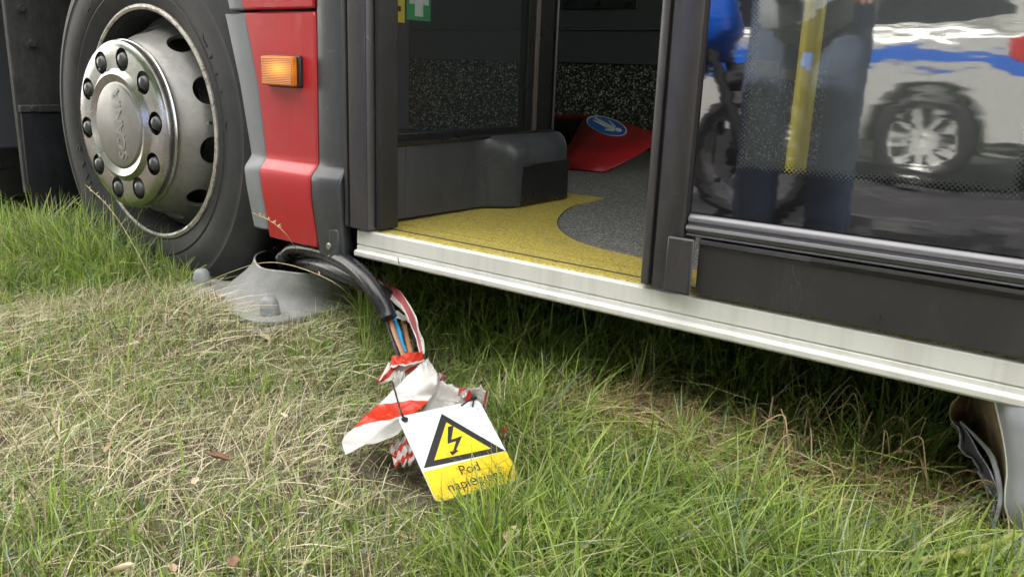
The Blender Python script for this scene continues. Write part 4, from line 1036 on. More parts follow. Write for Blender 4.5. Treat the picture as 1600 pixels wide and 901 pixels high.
# green blades grow in tufts
nt_ = 34000
tx, ty_ = scatter(nt_, -3.8, .75, .10, 2.15)
g, h_, right, strp, bare, under, px, py = green_map(tx, ty_)
keep = visible(px, py) & (npr.random(nt_) < g * (1 - .55 * under)) & ~blocked(tx, ty_) 
tx, ty_, h_, right, strp, under, tpx, tpy = [a[keep] for a in (tx, ty_, h_, right, strp, under, px, py)]
nb = npr.integers(5, 12, len(tx)); idx = np.repeat(np.arange(len(tx)), nb); n = len(idx)
spread = .010 + .016 * npr.random(n)
az = npr.uniform(0, 2 * np.pi, n); rr = np.abs(npr.normal(0, 1, n)) * spread
x = tx[idx] + rr * np.cos(az); y = ty_[idx] + rr * np.sin(az)
taz = npr.uniform(0, 2 * np.pi, len(tx))[idx]
dx_ = np.cos(az) * .6 + np.cos(taz) * .6 + npr.normal(0, .4, n); dy_ = np.sin(az) * .6 + np.sin(taz) * .6 + npr.normal(0, .4, n) - .15
baz = np.arctan2(dy_, dx_)
hh = h_[idx] * npr.uniform(.55, 1.75, n) * (npr.uniform(.75, 1.35, len(tx))[idx])
lean = np.abs(npr.normal(.45, .38, n)) + .3 * right[idx] * npr.random(n)
# keep the plate, cable and tape clear
def near_sign(x, y):
    c = TL.lerp(BR_, .5); a = (x - TL.x) * ux.x + (y - TL.y) * ux.y; b = (x - TL.x) * uy.x + (y - TL.y) * uy.y
    return (a > -.02) & (a < W + .02) & (b < .03) & (b > -H - .0)
ns = near_sign(x, y); hh = np.where(ns, np.minimum(hh, .022), hh)
ppx, ppy, _ = proj(np.stack([x, y, np.full_like(x, GZ)], 1))
tp_ = (ppx > 535) & (ppx < 770) & (ppy > 590) & (ppy < 760) & ~ns
hh = np.where(tp_ & (ppy < 745), np.minimum(hh, .035), hh)
inf = (ppx > 270) & (ppx < 560) & (ppy > 495) & (ppy < 600); hh = np.where(inf, np.minimum(hh, .028), hh)
u_ = npr.random((n, 1)); v_ = npr.random((n, 1)); tu = npr.random((len(tx), 1))[idx]
gr = np.array([[.13, .225, .028]]) * (1 - u_) + np.array([[.42, .54, .13]]) * u_
gr = gr * (.7 + .6 * tu); 
gr = np.where(v_ > .90, np.array([[.46, .41, .24]]) * (.7 + .6 * u_), gr); gr = np.where(v_ < .06, np.array([[.48, .54, .34]]), gr)
bl = npr.random((n, 1)) > .88; gr = np.where(bl, np.array([[.14, .22, .12]]) * (.8 + .5 * u_), gr)
wd = npr.uniform(.0016, .0040, n) * (1 + .25 * right[idx] + .75 * strp[idx])
blades('green_grass', x, y, hh, wd, lean, baz, gr, 'green grass blades growing in tufts in front of and beneath the bus', mGrass)
print('green', n)
# dry short straw and thatch
n = 215000
x, y = scatter(n, -3.8, .75, .10, 2.1); g, h_, right, strp, bare, under, px, py = green_map(x, y)
n1 = lownoise(x, y, 14, 5)
pr = np.clip(.95 - .72 * right - .5 * strp + .15 * n1, .06, 1) * (1 - .5 * np.clip(bare, 0, 1)) * (1 - .5 * under)
keep = visible(px, py) & (npr.random(n) < pr) & ~blocked(x, y)
x, y, px, py, right = x[keep], y[keep], px[keep], py[keep], right[keep]; n = len(x)
hh = npr.uniform(.014, .050, n) * npr.choice([.7, 1, 1.5], n); lean = np.abs(npr.normal(.9, .8, n)) + .1
hh = np.where(near_sign(x, y), .015, hh)
u_ = npr.random((n, 1)); v_ = npr.random((n, 1))
st = np.array([[.47, .40, .25]]) * (1 - u_) + np.array([[.82, .76, .57]]) * u_
st = np.where(v_ > .62, np.array([[.30, .36, .17]]) * (.7 + .7 * u_), st); st = np.where(v_ < .12, np.array([[.16, .11, .065]]) * (.7 + .6 * u_), st)
blades('dry_grass', x, y, hh, npr.uniform(.0012, .0027, n), lean, npr.uniform(0, 6.283, n), st, 'short dry straw coloured grass and thatch covering the soil', mStraw, seg=3, curl=.5)
print('dry', n)
# long straw stems flat on the ground, tangled by the torn metal and under the sill
n = 7000
x = npr.normal(0, 1, n); y = npr.normal(0, 1, n)
cx_ = np.array([[-.30, 1.30], [-.46, 1.24], [-.20, 1.24], [-.62, 1.22]]); pick = npr.integers(0, 4, n)
X = cx_[pick, 0] + x * .10; Y = cx_[pick, 1] - .03 + y * .055
st = np.array([[.45, .34, .19]]) * npr.uniform(.35, 1.6, (n, 1))
blades('straw_tangle', X, Y, npr.uniform(.03, .10, n), npr.uniform(.0012, .0028, n), np.abs(npr.normal(1.4, .9, n)), npr.uniform(0, 6.283, n), st, 'tangle of brown dead grass stems beneath the sill', mStraw, seg=6, curl=1.4)
# sparse tall green blades with long bend
n = 900
x, y = scatter(n, -3.4, .2, .35, 1.35); g, h_, right, strp, bare, under, px, py = green_map(x, y)
keep = visible(px, py) & (npr.random(n) < (.25 + .75 * right + .5 * strp) * (1 - .9 * bare)) & ~blocked(x, y, .02) & ~near_sign(x, y) & ~((px > 535) & (px < 780) & (py > 600) & (py < 760)) & ~((px > 280) & (px < 600) & (py > 470) & (py < 640))
x, y = x[keep], y[keep]; n = len(x)
u_ = npr.random((n, 1)); gr = np.array([[.16, .26, .04]]) * (1 - u_) + np.array([[.36, .46, .12]]) * u_
blades('tall_grass', x, y, npr.uniform(.08, .16, n), npr.uniform(.0028, .0052, n), npr.uniform(.4, 1.3, n), npr.uniform(0, 6.283, n), gr, 'sparse taller green grass blades arching above the turf', mGrass, seg=8, curl=1.5)

# blades leaning over the lower edge of the plate
n = 240
a_ = npr.uniform(.05, 1.12, n) * W; b_ = -H - npr.uniform(-.004, .030, n)
q_ = npr.random(n) < .3; a_ = np.where(q_, W + npr.uniform(0, .02, n), a_); b_ = np.where(q_, -npr.uniform(.35, 1, n) * H, b_)
x = TL.x + ux.x * a_ + uy.x * b_; y = TL.y + ux.y * a_ + uy.y * b_
u_ = npr.random((n, 1)); gr = np.array([[.14, .22, .03]]) * (1 - u_) + np.array([[.34, .43, .10]]) * u_
blades('sign_grass', x, y, npr.uniform(.03, .085, n), npr.uniform(.0016, .0034, n), npr.uniform(.1, .9, n), npr.uniform(0, 6.283, n), gr, 'green grass blades rising in front of the lower edge of the sign', mGrass, seg=5)

loops = MB()
for i in range(70):
    a = Vector((rnd.gauss(-.30, .09), rnd.gauss(1.26, .05), GZ + .01)); b = a + Vector((rnd.uniform(-.14, .14), rnd.uniform(-.06, .04), rnd.uniform(0, .02)))
    mid = a.lerp(b, .5) + Vector((rnd.uniform(-.03, .03), rnd.uniform(-.03, .03), rnd.uniform(.03, .11)))
    loops.tube(catmull([a, a.lerp(mid, .6) + Vector((0, 0, .015)), mid, b.lerp(mid, .6) + Vector((0, 0, .012)), b], 4), .0009, 4, cap=False)
tag(loops.build('dead_stems', plain('dead_stem', (.40, .30, .17), .7, var=.4, scale=30)), 'looping brown dead stems beneath the right half of the sill', 'grass', kind='stuff')

# one broad leaved tuft beside the post base and single seed stems
tuft = MB()
c0 = Vector((-1.885, 1.345, -.575))
for i in range(13):
    a = R(-170 + i * 27 + rnd.uniform(-8, 8)); L_ = rnd.uniform(.06, .12); e = rnd.uniform(.15, .75)
    d_ = Vector((math.cos(a), math.sin(a), 0)); s_ = Vector((-math.sin(a), math.cos(a), 0)); vs = []
    for k in range(6):
        t = k / 5; c = c0 + d_ * L_ * t + Vector((0, 0, L_ * e * (t - .35 * t * t))); w_ = .0045 * (1 - t) ** .6 * (.6 + 1.2 * min(t * 3, 1) * .5)
        vs += [c - s_ * w_, c + Vector((0, 0, -.001)), c + s_ * w_]
    tuft.add(vs, [f for k in range(5) for f in ((3 * k, 3 * k + 1, 3 * k + 4, 3 * k + 3), (3 * k + 1, 3 * k + 2, 3 * k + 5, 3 * k + 4))])
tag(tuft.build('grass_tuft', plain('fresh_green_leaf', (.08, .19, .03), .4, var=.3, scale=40), recalc=False), 'fresh green star shaped grass tuft between the tyre and the post base', 'plant')
stems = [([(440, 385, -.50), (420, 352, -.42), (402, 336, -.36)], 'seed'), ]
def stem(pts, label, heads=0, col=mStraw):
    t = MB(); P_ = catmull(pts, 8); t.tube(P_, .0009, 5)
    if heads:
        for i in range(heads):
            p = P_[-1 - i // 1 if i < len(P_) else 0]
            f = i / heads; p = P_[int((len(P_) - 1) * (1 - .38 * f))]; d_ = Vector((rnd.uniform(-1, 1), rnd.uniform(-1, 1), rnd.uniform(.2, 1))).normalized()
            t.tube([p, p + d_ * .004, p + d_ * .009], [.0005, .0016, .0004], 5)
    return tag(t.build('seed_stem', mStemS), label, 'grass stem', 'dry seed stems standing in the grass')
mStemS = plain('dry_stem', (.42, .36, .20), .6, var=.2, scale=50)
stem([onZ(500, 452, -.56), onZ(478, 415, -.48), onY(450, 370, 1.10), onY(425, 347, 1.09), onY(400, 335, 1.09)], 'thin yellow seed stem leaning across the lower red panel', 16)
stem([onZ(265, 500, -.58), onY(300, 455, 1.10), onY(360, 425, 1.08), onY(430, 410, 1.07), onY(520, 440, 1.08), onZ(560, 480, -.55)], 'long thin grass stem arching across the post base', 5)
stem([onZ(250, 470, -.58), onY(215, 395, 1.06), onY(175, 330, 1.05), onY(135, 290, 1.05)], 'pale seed stem rising in front of the wheel hub', 10)
stem([onZ(70, 430, -.58), onY(95, 350, 1.2), onY(125, 315, 1.2), onY(148, 296, 1.2)], 'pale seed stem rising beside the mudflap', 14)
stem([onZ(30, 420, -.58), onY(22, 350, 1.3), onY(10, 300, 1.3), onY(5, 262, 1.3)], 'feathery seed stem at the left edge of the mudflap', 22)
stem([onZ(640, 470, -.58), onZ(628, 440, -.5), onY(622, 405, 1.12)], 'short seed stem standing at the left end of the sill', 12)
stem([onZ(50, 560, -.59), onZ(120, 600, -.57), onZ(170, 650, -.57), onZ(215, 665, -.58)], 'bleached straw stem lying on the dry grass', 0)

# dead leaves
mLeaf = plain('dead_leaf', (.36, .26, .15), .7, var=.3, scale=30, bstr=.4, bdist=.001)
mLeafP = plain('pale_dead_leaf', (.56, .48, .33), .7, var=.2, scale=30)
mLeafR = plain('reddish_dead_leaf', (.20, .11, .07), .7, var=.3, scale=30)
LV = [(440, 650, 12, mLeafP, 'pale curled leaf in the middle of the dry grass'), (487, 725, 17, mLeafP, 'largest pale leaf left of the sign'), (340, 716, 17, mLeafR, 'reddish brown leaf on bare soil'),
      (208, 540, 12, mLeafP, 'pale leaf at left in the dry grass'), (216, 518, 9, mLeafR, 'small rust coloured leaf at left near the wheel'), (305, 752, 8, mLeafP, 'tiny pale leaf on bare soil at left'),
      (412, 528, 12, mLeafP, 'yellowish leaf below the post base'), (800, 838, 18, mLeafP, 'broad tan leaf right of the sign near the bottom edge'), (190, 890, 20, mLeafP, 'pale leaf at the bottom left corner clump'),
      (270, 888, 10, mLeaf, 'ochre leaf near the bottom left'), (365, 878, 13, mLeafR, 'brown leaf near the bottom edge'), (1295, 690, 10, mLeaf, 'orange brown leaf in the straw tangle'),
      (1262, 655, 9, mLeaf, 'small brown leaf behind the straw tangle'), (225, 530, 8, mLeaf, 'small tan leaf beside the rust coloured one'), (945, 672, 8, mLeafR, 'dark leaf on the soil in the shadow of the sill'), (170, 700, 9, mLeaf, 'tan leaf fragment in dry grass at left')]
for i, (a, b_, sz, mt, lab) in enumerate(LV):
    c = onZ(a, b_, -.566); dep = (Vector((RM[0, 2], RM[1, 2], RM[2, 2]))).dot(c); L_ = sz * dep / FPX * 1.3
    vs = []; fs = []; m_ = 8; r_ = random.Random(i)
    for k in range(m_ + 1):
        t = k / m_; w_ = L_ * .55 * math.sin(math.pi * min(.98, t * .93 + .04)) ** .8
        for s_ in (-1, -.5, 0, .5, 1):
            vs.append(Vector(((t - .5) * 2 * L_ * .85, s_ * w_ * r_.uniform(.85, 1.12), abs(s_) ** 1.5 * w_ * .55 + .25 * L_ * (t - .5) ** 2 * 4 * .5 + r_.uniform(-.001, .001))))
    fs = [(k * 5 + j, k * 5 + j + 1, (k + 1) * 5 + j + 1, (k + 1) * 5 + j) for k in range(m_) for j in range(4)]
    o = mesh('fallen_leaf', vs, fs, mt, None, smooth=60, solid=.0006)
    o.location = c; o.rotation_euler = (r_.uniform(-.5, .5), r_.uniform(-.4, .4), r_.uniform(0, 6.28))
    tag(o, lab, 'leaf', 'dead leaves in the grass')

# ================================================================ what the glass mirrors (stands behind the camera)
# --- person
pm = 2 * (D - .001)
PX, PYY = -.955, pm - 3.02
person = thing('person', 'standing person in navy trousers and pale grey shirt mirrored in the door glass', 'person', loc=(PX, PYY, GZ - .03))
person.scale = (1.12, 1.12, 1.04)
def skin(name, V, E, Rr, mat, parent, sub=2):
    me = bpy.data.meshes.new(name); me.from_pydata(V, E, []); o = bpy.data.objects.new(name, me); COL.objects.link(o); o.parent = parent
    o.modifiers.new('skin', 'SKIN').use_smooth_shade = True
    for i, r_ in enumerate(Rr): me.skin_vertices[0].data[i].radius = (r_, r_) if not isinstance(r_, tuple) else r_
    me.skin_vertices[0].data[0].use_root = True
    if sub: s_ = o.modifiers.new('sub', 'SUBSURF'); s_.levels = sub; s_.render_levels = sub
    me.materials.append(mat); return o
mSkin = plain('skin', (.50, .30, .22), .5, var=.05, scale=30)
mNavy = plain('navy_cotton', (.12, .15, .22), .85, var=.25, scale=18, bstr=.8, bdist=.004, bscale=25)
mShirt = plain('pale_grey_shirt', (.38, .41, .44), .85, var=.1, scale=12, bstr=.8, bdist=.004, bscale=20)
bodyV = [(0, 0, .95), (0, 0, 1.12), (0, 0, 1.30), (0, .01, 1.42), (0, .01, 1.50), (0, .02, 1.56), (0, .03, 1.64), (0, .02, 1.72),
         (.19, 0, 1.40), (.25, .03, 1.14), (.22, .16, .96), (-.19, 0, 1.40), (-.235, .03, 1.14), (-.10, .24, 1.10),
         (.10, 0, .90), (.115, .02, .50), (.125, 0, .10), (.135, .12, .04), (-.10, 0, .90), (-.115, .02, .50), (-.125, 0, .10), (-.135, .12, .04)]
bodyE = [(0, 1), (1, 2), (2, 3), (3, 4), (4, 5), (5, 6), (6, 7), (3, 8), (8, 9), (9, 10), (3, 11), (11, 12), (12, 13), (0, 14), (14, 15), (15, 16), (16, 17), (0, 18), (18, 19), (19, 20), (20, 21)]
bodyR = [(.15, .10), (.135, .10), (.155, .11), (.11, .08), (.055, .055), (.06, .065), (.078, .095), (.055, .07), .055, .042, .028, .055, .042, .028, .082, .055, .042, .035, .082, .055, .042, .035]
bd = skin('body', bodyV, bodyE, bodyR, mSkin, person)
skin('trousers', [(0, 0, .96), (.095, 0, .86), (.105, .02, .68), (.110, .025, .50), (.118, .01, .25), (.122, 0, .085), (-.095, 0, .86), (-.105, .02, .68), (-.110, .025, .50), (-.118, .01, .25), (-.122, 0, .085)],
     [(0, 1), (1, 2), (2, 3), (3, 4), (4, 5), (0, 6), (6, 7), (7, 8), (8, 9), (9, 10)], [(.165, .12), .10, .092, .082, .076, .076, .10, .092, .082, .076, .076], mNavy, person)
skin('shirt', [(0, 0, .68), (0, 0, .92), (0, 0, 1.14), (0, 0, 1.30), (0, .01, 1.42), (0, .01, 1.47), (.19, 0, 1.40), (.235, .02, 1.22), (-.19, 0, 1.40), (-.235, .02, 1.22)],
     [(0, 1), (1, 2), (2, 3), (3, 4), (4, 5), (4, 6), (6, 7), (4, 8), (8, 9)], [(.215, .16), (.21, .15), (.17, .125), (.175, .13), (.13, .095), (.065, .065), .075, .068, .075, .068], mShirt, person)
for s_ in (1, -1):
    skin('shoe', [(.13 * s_, -.04, .045), (.135 * s_, .05, .045), (.14 * s_, .17, .035)], [(0, 1), (1, 2)], [(.045, .05), (.048, .045), (.045, .028)], mBlack, person, 1)
    hx = .22 if s_ > 0 else -.10; hy, hz = (.16, .96) if s_ > 0 else (.24, 1.10)
    hv = [(hx, hy, hz), (hx, hy + .05, hz - .05)]; he = [(0, 1)]; hr = [.026, (.036, .018)]
    for f, L_ in zip((-.03, -.01, .01, .03), (.06, .075, .07, .055)):
        b0 = len(hv); hv += [(hx + f, hy + .08, hz - .075), (hx + f, hy + .08 + L_ * .3, hz - .085 - L_ * .7)]; he += [(1, b0), (b0, b0 + 1)]; hr += [.009, .008]
    b0 = len(hv); hv += [(hx - .04 * s_, hy + .06, hz - .04), (hx - .045 * s_, hy + .085, hz - .065)]; he += [(0, b0), (b0, b0 + 1)]; hr += [.012, .009]
    skin('hand', hv, he, hr, mSkin, person, 1)
MB().lathe([(0, 1.775), (.05, 1.765), (.082, 1.73), (.092, 1.68), (.088, 1.64), (.08, 1.635), (.078, 1.66), (0, 1.70)], (0, -.005, 0), 'Z', 24, closed=False).build('hair', plain('brown_hair', (.05, .03, .02), .6), person)
for s_ in (-1, 1): MB().lathe([(0, .0), (.009, .002), (.011, .008), (0, .012)], (.032 * s_, .108, 1.665), 'Y', 12, closed=False).build('eye', mWhiteP, person)
MB().add([(0, .118, 1.67), (-.014, .112, 1.625), (.014, .112, 1.625), (0, .14, 1.63)], [(0, 1, 3), (0, 3, 2), (1, 2, 3), (0, 2, 1)]).build('nose', mSkin, person)
MB().box(-.022, .022, .108, .116, 1.598, 1.604).build('mouth', plain('lips', (.4, .15, .13), .5), person)

# --- motorcycle
MYY = pm - 3.75; RZ = -.66
mt_ = thing('motorcycle', 'black and blue police motorcycle whose front wheel shows in the door glass', 'motorcycle')
def mwheel(cx):
    w_ = thing('wheel', parent=mt_)
    MB().lathe([(.235, -.055), (.27, -.065), (.305, -.045), (.318, 0), (.305, .045), (.27, .065), (.235, .055)], (cx, MYY, RZ + .318), n=56).build('tyre', mBlack, w_)
    MB().lathe([(.225, -.05), (.24, -.052), (.24, .052), (.225, .05)], (cx, MYY, RZ + .318), n=56).build('rim', mSatin, w_)
    sp_ = MB()
    for k in range(5):
        a = k * 1.2566; sp_.tube([(cx + .03 * math.cos(a), MYY, RZ + .318 + .03 * math.sin(a)), (cx + .23 * math.cos(a), MYY, RZ + .318 + .23 * math.sin(a))], .016, 8)
    sp_.build('spokes', mBlack, w_)
    dk = MB().lathe([(.105, .072), (.16, .072), (.16, .078), (.105, .078)], (cx, MYY, RZ + .318), n=56).build('brake_disc', mTrim, w_, smooth=0)
    c_ = MB()
    for k in range(24):
        for rr_ in (.12, .133, .146):
            a = k * R(15) + rr_ * 14; c_.lathe([(0, .05), (.0042, .05), (.0042, .1), (0, .1)], (cx + rr_ * math.cos(a), MYY, RZ + .318 + rr_ * math.sin(a)), n=6, closed=False)
    boolcut(dk, c_.build('cutter', None, smooth=0)); dk.data.materials.clear(); dk.data.materials.append(mTrim)
mwheel(-1.38); mwheel(-2.88)
f_ = MB()
for s_ in (-.09, .09): f_.tube([(-1.38, MYY + s_, RZ + .32), (-1.70, MYY + s_, RZ + 1.0)], [.03, .026], 12)
f_.build('fork', mBlack, mt_)
MB().tube(catmull([(-1.10, MYY, RZ + .50), (-1.20, MYY, RZ + .66), (-1.38, MYY, RZ + .70), (-1.58, MYY, RZ + .62)], 6), [.03] + [.06] * 17 + [.03], 12).build('mudguard', mBlack, mt_)
mBlueP = plain('blue_paint', (.01, .10, .55), .25, var=.05)
fair = skin('fairing', [(-1.83, MYY, RZ + .75), (-1.68, MYY, RZ + .92), (-1.53, MYY, RZ + .98), (-1.83, MYY, RZ + 1.12), (-2.13, MYY, RZ + .6)], [(0, 1), (1, 2), (1, 3), (0, 4)], [(.20, .22), (.17, .15), (.08, .09), (.10, .10), (.17, .18)], mBlueP, mt_, 2)
skin('engine', [(-1.93, MYY, RZ + .42), (-2.23, MYY, RZ + .45), (-2.48, MYY, RZ + .5)], [(0, 1), (1, 2)], [.17, .20, .12], mBlack, mt_, 1)
skin('tank', [(-1.98, MYY, RZ + .86), (-2.28, MYY, RZ + .84)], [(0, 1)], [(.13, .12), (.11, .10)], mWhiteP, mt_, 2)
skin('seat', [(-2.33, MYY, RZ + .80), (-2.73, MYY, RZ + .82), (-3.03, MYY, RZ + .88)], [(0, 1), (1, 2)], [(.12, .06), (.13, .06), (.09, .05)], mBlack, mt_, 2)
MB().tube([(-2.28, MYY + .16, RZ + .30), (-3.03, MYY + .16, RZ + .42)], [.035, .05], 14).build('exhaust', mTrim, mt_)
MB().tube([(-2.13, MYY - .08, RZ + .32), (-2.13, MYY - .26, RZ + .01)], .012, 8).build('side_stand', mBlack, mt_)
MB().tube(catmull([(-1.86, MYY - .36, RZ + 1.04), (-1.74, MYY - .1, RZ + 1.08), (-1.74, MYY + .1, RZ + 1.08), (-1.86, MYY + .36, RZ + 1.04)], 5), .014, 8).build('handlebar', mBlack, mt_)
MB().add([(-1.60, MYY - .14, RZ + 1.05), (-1.60, MYY + .14, RZ + 1.05), (-1.80, MYY + .10, RZ + 1.38), (-1.80, MYY - .10, RZ + 1.38)], [(0, 1, 2, 3)]).build('windshield', mGlass2, mt_, solid=.004)

# --- police car, in the sun on the far side of the road
CYY = pm - 6.1; car = thing('police_car', 'silver estate police car with a blue side stripe mirrored in the door glass', 'car')
RXc = -1.12      # rear wheel centre
mSilver = plain('silver_paint', (.74, .73, .70), .3, .35, var=.04, Coat_Weight=.5)
mBlueC = plain('blue_stripe_film', (.02, .14, .62), .35, var=.05)
mCarG = plain('dark_car_glass', (.03, .035, .04), .08, var=.05)
mTail = plain('red_tail_lens', (.55, .02, .02), .2, var=.05)
FXc = RXc - 2.65
def arc(cx, r_, a0, a1, n=14): return [(cx + r_ * math.cos(R(a0 + (a1 - a0) * i / n)), RZ + .31 + r_ * math.sin(R(a0 + (a1 - a0) * i / n))) for i in range(n + 1)]
low = [(RXc + .86, RZ + .28)] + arc(RXc, .37, -5, 185) + arc(FXc, .37, -5, 185) + [(FXc - .80, RZ + .28), (FXc - .88, RZ + .50), (FXc - .82, RZ + .72), (FXc - .45, RZ + .88), (FXc + .25, RZ + .98),
       (RXc + .2, RZ + 1.02), (RXc + .72, RZ + 1.03), (RXc + .90, RZ + .92), (RXc + .93, RZ + .60), (RXc + .92, RZ + .35)]
def slab(pts, y0, y1, name, mat, par, bev=.03):
    n = len(pts); vs = [(x, y0, z) for x, z in pts] + [(x, y1, z) for x, z in pts]
    b = MB().add(vs, [tuple(range(n)), tuple(range(n, 2 * n))[::-1]] + [(i, (i + 1) % n, n + (i + 1) % n, n + i) for i in range(n)])
    return b.build(name, mat, par, bevel=bev)
slab(low, CYY - 1.78, CYY, 'body', mSilver, car, .04)
top = [(FXc + .30, RZ + .99), (FXc + .95, RZ + 1.36), (FXc + 1.5, RZ + 1.47), (RXc - .1, RZ + 1.47), (RXc + .45, RZ + 1.36), (RXc + .78, RZ + 1.04)]
slab(top, CYY - 1.64, CYY - .14, 'cabin', mSilver, car, .06)
win = [(FXc + .55, RZ + 1.05), (FXc + 1.02, RZ + 1.33), (RXc - .1, RZ + 1.39), (RXc + .28, RZ + 1.32), (RXc + .42, RZ + 1.13), (RXc + .30, RZ + 1.06)]
slab(win, CYY - .138, CYY - .128, 'side_windows', mCarG, car, .005)
slab([(RXc - 1.2, RZ + 1.04), (RXc - 1.16, RZ + 1.04), (RXc - 1.16, RZ + 1.385), (RXc - 1.2, RZ + 1.385)], CYY - .127, CYY - .118, 'window_pillar', mSilver, car, .003)
slab([(FXc - .3, RZ + .68), (RXc - .45, RZ + .72), (RXc - .30, RZ + .80), (RXc + .3, RZ + .80), (RXc + .55, RZ + .72), (RXc + .78, RZ + .70), (RXc + .78, RZ + .77), (RXc + .38, RZ + .90), (RXc - .2, RZ + .92), (FXc - .1, RZ + .84)], CYY + .0005, CYY + .004, 'side_stripe', mBlueC, car, 0)
slab([(RXc + .44, RZ + .84), (RXc + .86, RZ + .78), (RXc + .885, RZ + .93), (RXc + .70, RZ + 1.02), (RXc + .40, RZ + .98)], CYY - .3, CYY + .012, 'tail_light', mTail, car, .01)
for cx in (RXc, FXc):
    w_ = thing('wheel', parent=car)
    MB().lathe([(.21, -.10), (.30, -.11), (.318, -.08), (.318, .08), (.30, .10), (.25, .108), (.215, .10)], (cx, CYY - .13, RZ + .318), n=56).build('tyre', mBlack, w_)
    MB().lathe([(0, .055), (.05, .075), (.14, .07), (.20, .085), (.228, .1), (.228, .06), (0, .03)], (cx, CYY - .13, RZ + .318), n=48, closed=False).build('wheel_cover', mSilver, w_)
    sl = MB()
    for k in range(9):
        a = k * R(40) + .1; t_ = Vector((-math.sin(a), 0, math.cos(a))); d_ = Vector((math.cos(a), 0, math.sin(a))); c = Vector((cx, CYY - .13 + .088, RZ + .318))
        sl.add([c + d_ * .085 + t_ * .006, c + d_ * .085 - t_ * .006, c + d_ * .20 - t_ * .034 + Vector((0, .006, 0)), c + d_ * .20 + t_ * .034 + Vector((0, .006, 0))], [(0, 1, 2, 3)])
    sl.build('cover_slots', mBlack, w_, smooth=0)
slab([(FXc - .80, RZ + .62), (FXc - .86, RZ + .62), (FXc - .80, RZ + .76), (FXc - .5, RZ + .82), (FXc - .45, RZ + .72)], CYY - .25, CYY + .008, 'headlight', mWhiteP, car, .01)
slab([(FXc + 1.5, RZ + 1.472), (FXc + 1.5, RZ + 1.57), (FXc + 1.75, RZ + 1.57), (FXc + 1.75, RZ + 1.472)], CYY - 1.4, CYY - .4, 'light_bar', mBlueC, car, .02)

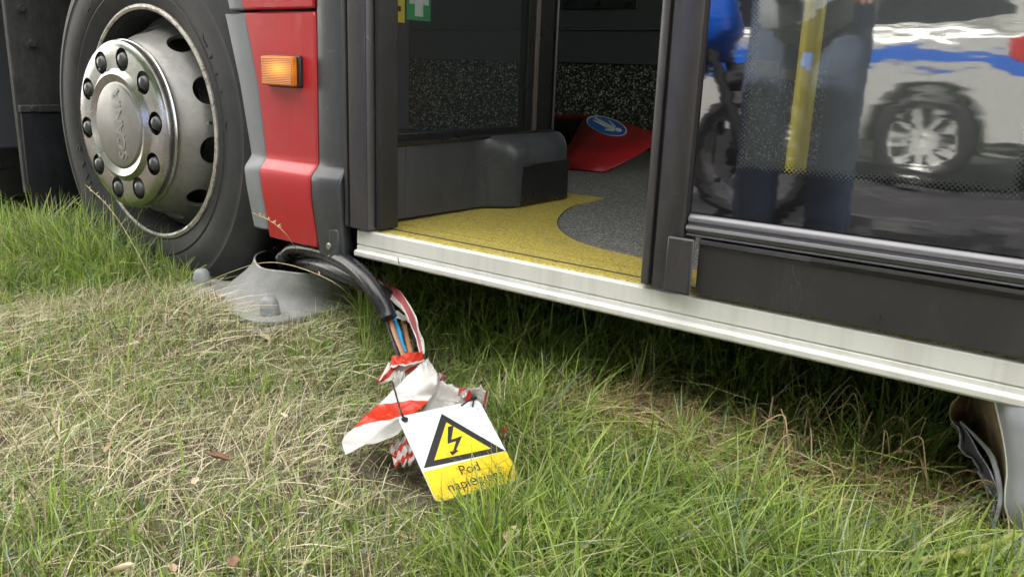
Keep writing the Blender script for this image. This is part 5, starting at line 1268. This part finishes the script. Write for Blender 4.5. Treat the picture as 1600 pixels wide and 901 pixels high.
# --- unseen trees across the road, a dense row added to darken the low sky
mBark = plain('bark', (.12, .09, .065), .9, var=.3, scale=10, bstr=1, bdist=.02, bscale=30)
mLeafG = grass_mat('tree_leaves', .5, .3)
def tree(x, y, hgt, cr, label, seed):
    r_ = np.random.default_rng(seed); t = thing('sky_screen_tree', label, 'tree', 'unseen trees across the road', loc=(x, y, RZ))
    b = MB().tube([(0, 0, 0), (.05, 0, hgt * .3), (-.05, .1, hgt * .6), (.1, 0, hgt * .85)], [.22, .17, .11, .04], 12)
    ends = []
    for k in range(9):
        a = r_.uniform(0, 6.28); z = hgt * r_.uniform(.22, .7); L_ = cr * r_.uniform(.5, .9); e = Vector((math.cos(a) * L_, math.sin(a) * L_, z + L_ * .6)); b.tube([(0, 0, z), tuple(Vector((0, 0, z)).lerp(e, .5) + Vector((0, 0, .1))), tuple(e)], [.09, .05, .02], 7); ends.append(e)
    b.build('trunk', mBark, t)
    C_ = np.array([list(e) for e in ends] + [[r_.normal() * cr * .4, r_.normal() * cr * .4, hgt * r_.uniform(.28, 1)] for _ in range(22)])
    n = 12000; k = r_.integers(0, len(C_), n); P_ = C_[k] + r_.normal(0, 1, (n, 3)) * cr * np.array([.22, .22, .16])
    u_ = r_.normal(0, 1, (n, 3)); u_ /= np.linalg.norm(u_, axis=1)[:, None]; v_ = np.cross(u_, r_.normal(0, 1, (n, 3))); v_ /= np.linalg.norm(v_, axis=1)[:, None]
    s_ = r_.uniform(.10, .21, (n, 1))
    V = np.stack([P_ - u_ * s_, P_ + v_ * s_ * .6, P_ + u_ * s_, P_ - v_ * s_ * .6], 1).reshape(-1, 3)
    me = bpy.data.meshes.new('crown'); me.from_pydata(V.tolist(), [], np.arange(4 * n).reshape(-1, 4).tolist())
    at = me.color_attributes.new('tint', 'FLOAT_COLOR', 'POINT'); c = np.ones((n, 4, 4), np.float32); c[:, :, :3] = (np.array([.05, .10, .02]) * r_.uniform(.6, 1.6, (n, 1)))[:, None, :]
    at.data.foreach_set('color', c.reshape(-1)); me.materials.append(mLeafG); o = bpy.data.objects.new('crown', me); COL.objects.link(o); o.parent = t
for i, (x, y, h_, c_, lab) in enumerate(((-15, -8.5, 9, 3.4, 'unseen spreading green tree at the far left end of the row across the road'), (-9.5, -9.5, 10, 3.3, 'unseen tall green tree across the road, second from the left'),
        (-4.6, -8.6, 9, 3.1, 'unseen green tree across the road straight behind the silver car bonnet'), (.2, -9.4, 10, 3.3, 'unseen tall green tree across the road behind the tail of the silver car'),
        (5, -8.6, 9, 3.2, 'unseen broad green tree across the road right of the silver car'), (10, -9.4, 10, 3.4, 'unseen tall green tree across the road, second from the right'), (15.5, -8.4, 9, 3.4, 'unseen spreading green tree at the far right end of the row across the road'))):
    tree(x, y, h_, c_, lab, i + 1)
# unseen clipped hedge added under the trees to close off the low sky
hn = 26000; r_ = np.random.default_rng(77)
P_ = np.stack([r_.uniform(-20, 20, hn), -7.4 + r_.normal(0, .35, hn), RZ + r_.uniform(0, 1, hn) ** .8 * (2.3 + .3 * np.sin(np.linspace(0, 40, hn)))], 1)
u_ = r_.normal(0, 1, (hn, 3)); u_ /= np.linalg.norm(u_, axis=1)[:, None]; v_ = np.cross(u_, r_.normal(0, 1, (hn, 3))); v_ /= np.linalg.norm(v_, axis=1)[:, None]; s_ = r_.uniform(.05, .11, (hn, 1))
V = np.stack([P_ - u_ * s_, P_ + v_ * s_ * .6, P_ + u_ * s_, P_ - v_ * s_ * .6], 1).reshape(-1, 3)
me = bpy.data.meshes.new('hedge'); me.from_pydata(V.tolist(), [], np.arange(4 * hn).reshape(-1, 4).tolist())
at = me.color_attributes.new('tint', 'FLOAT_COLOR', 'POINT'); c = np.ones((hn, 4, 4), np.float32); c[:, :, :3] = (np.array([.05, .10, .02]) * r_.uniform(.5, 1.6, (hn, 1)))[:, None, :]
at.data.foreach_set('color', c.reshape(-1)); me.materials.append(mLeafG); o = bpy.data.objects.new('hedge', me); COL.objects.link(o)
tag(o, 'unseen long dark green hedge growing along the far side of the road', 'hedge')
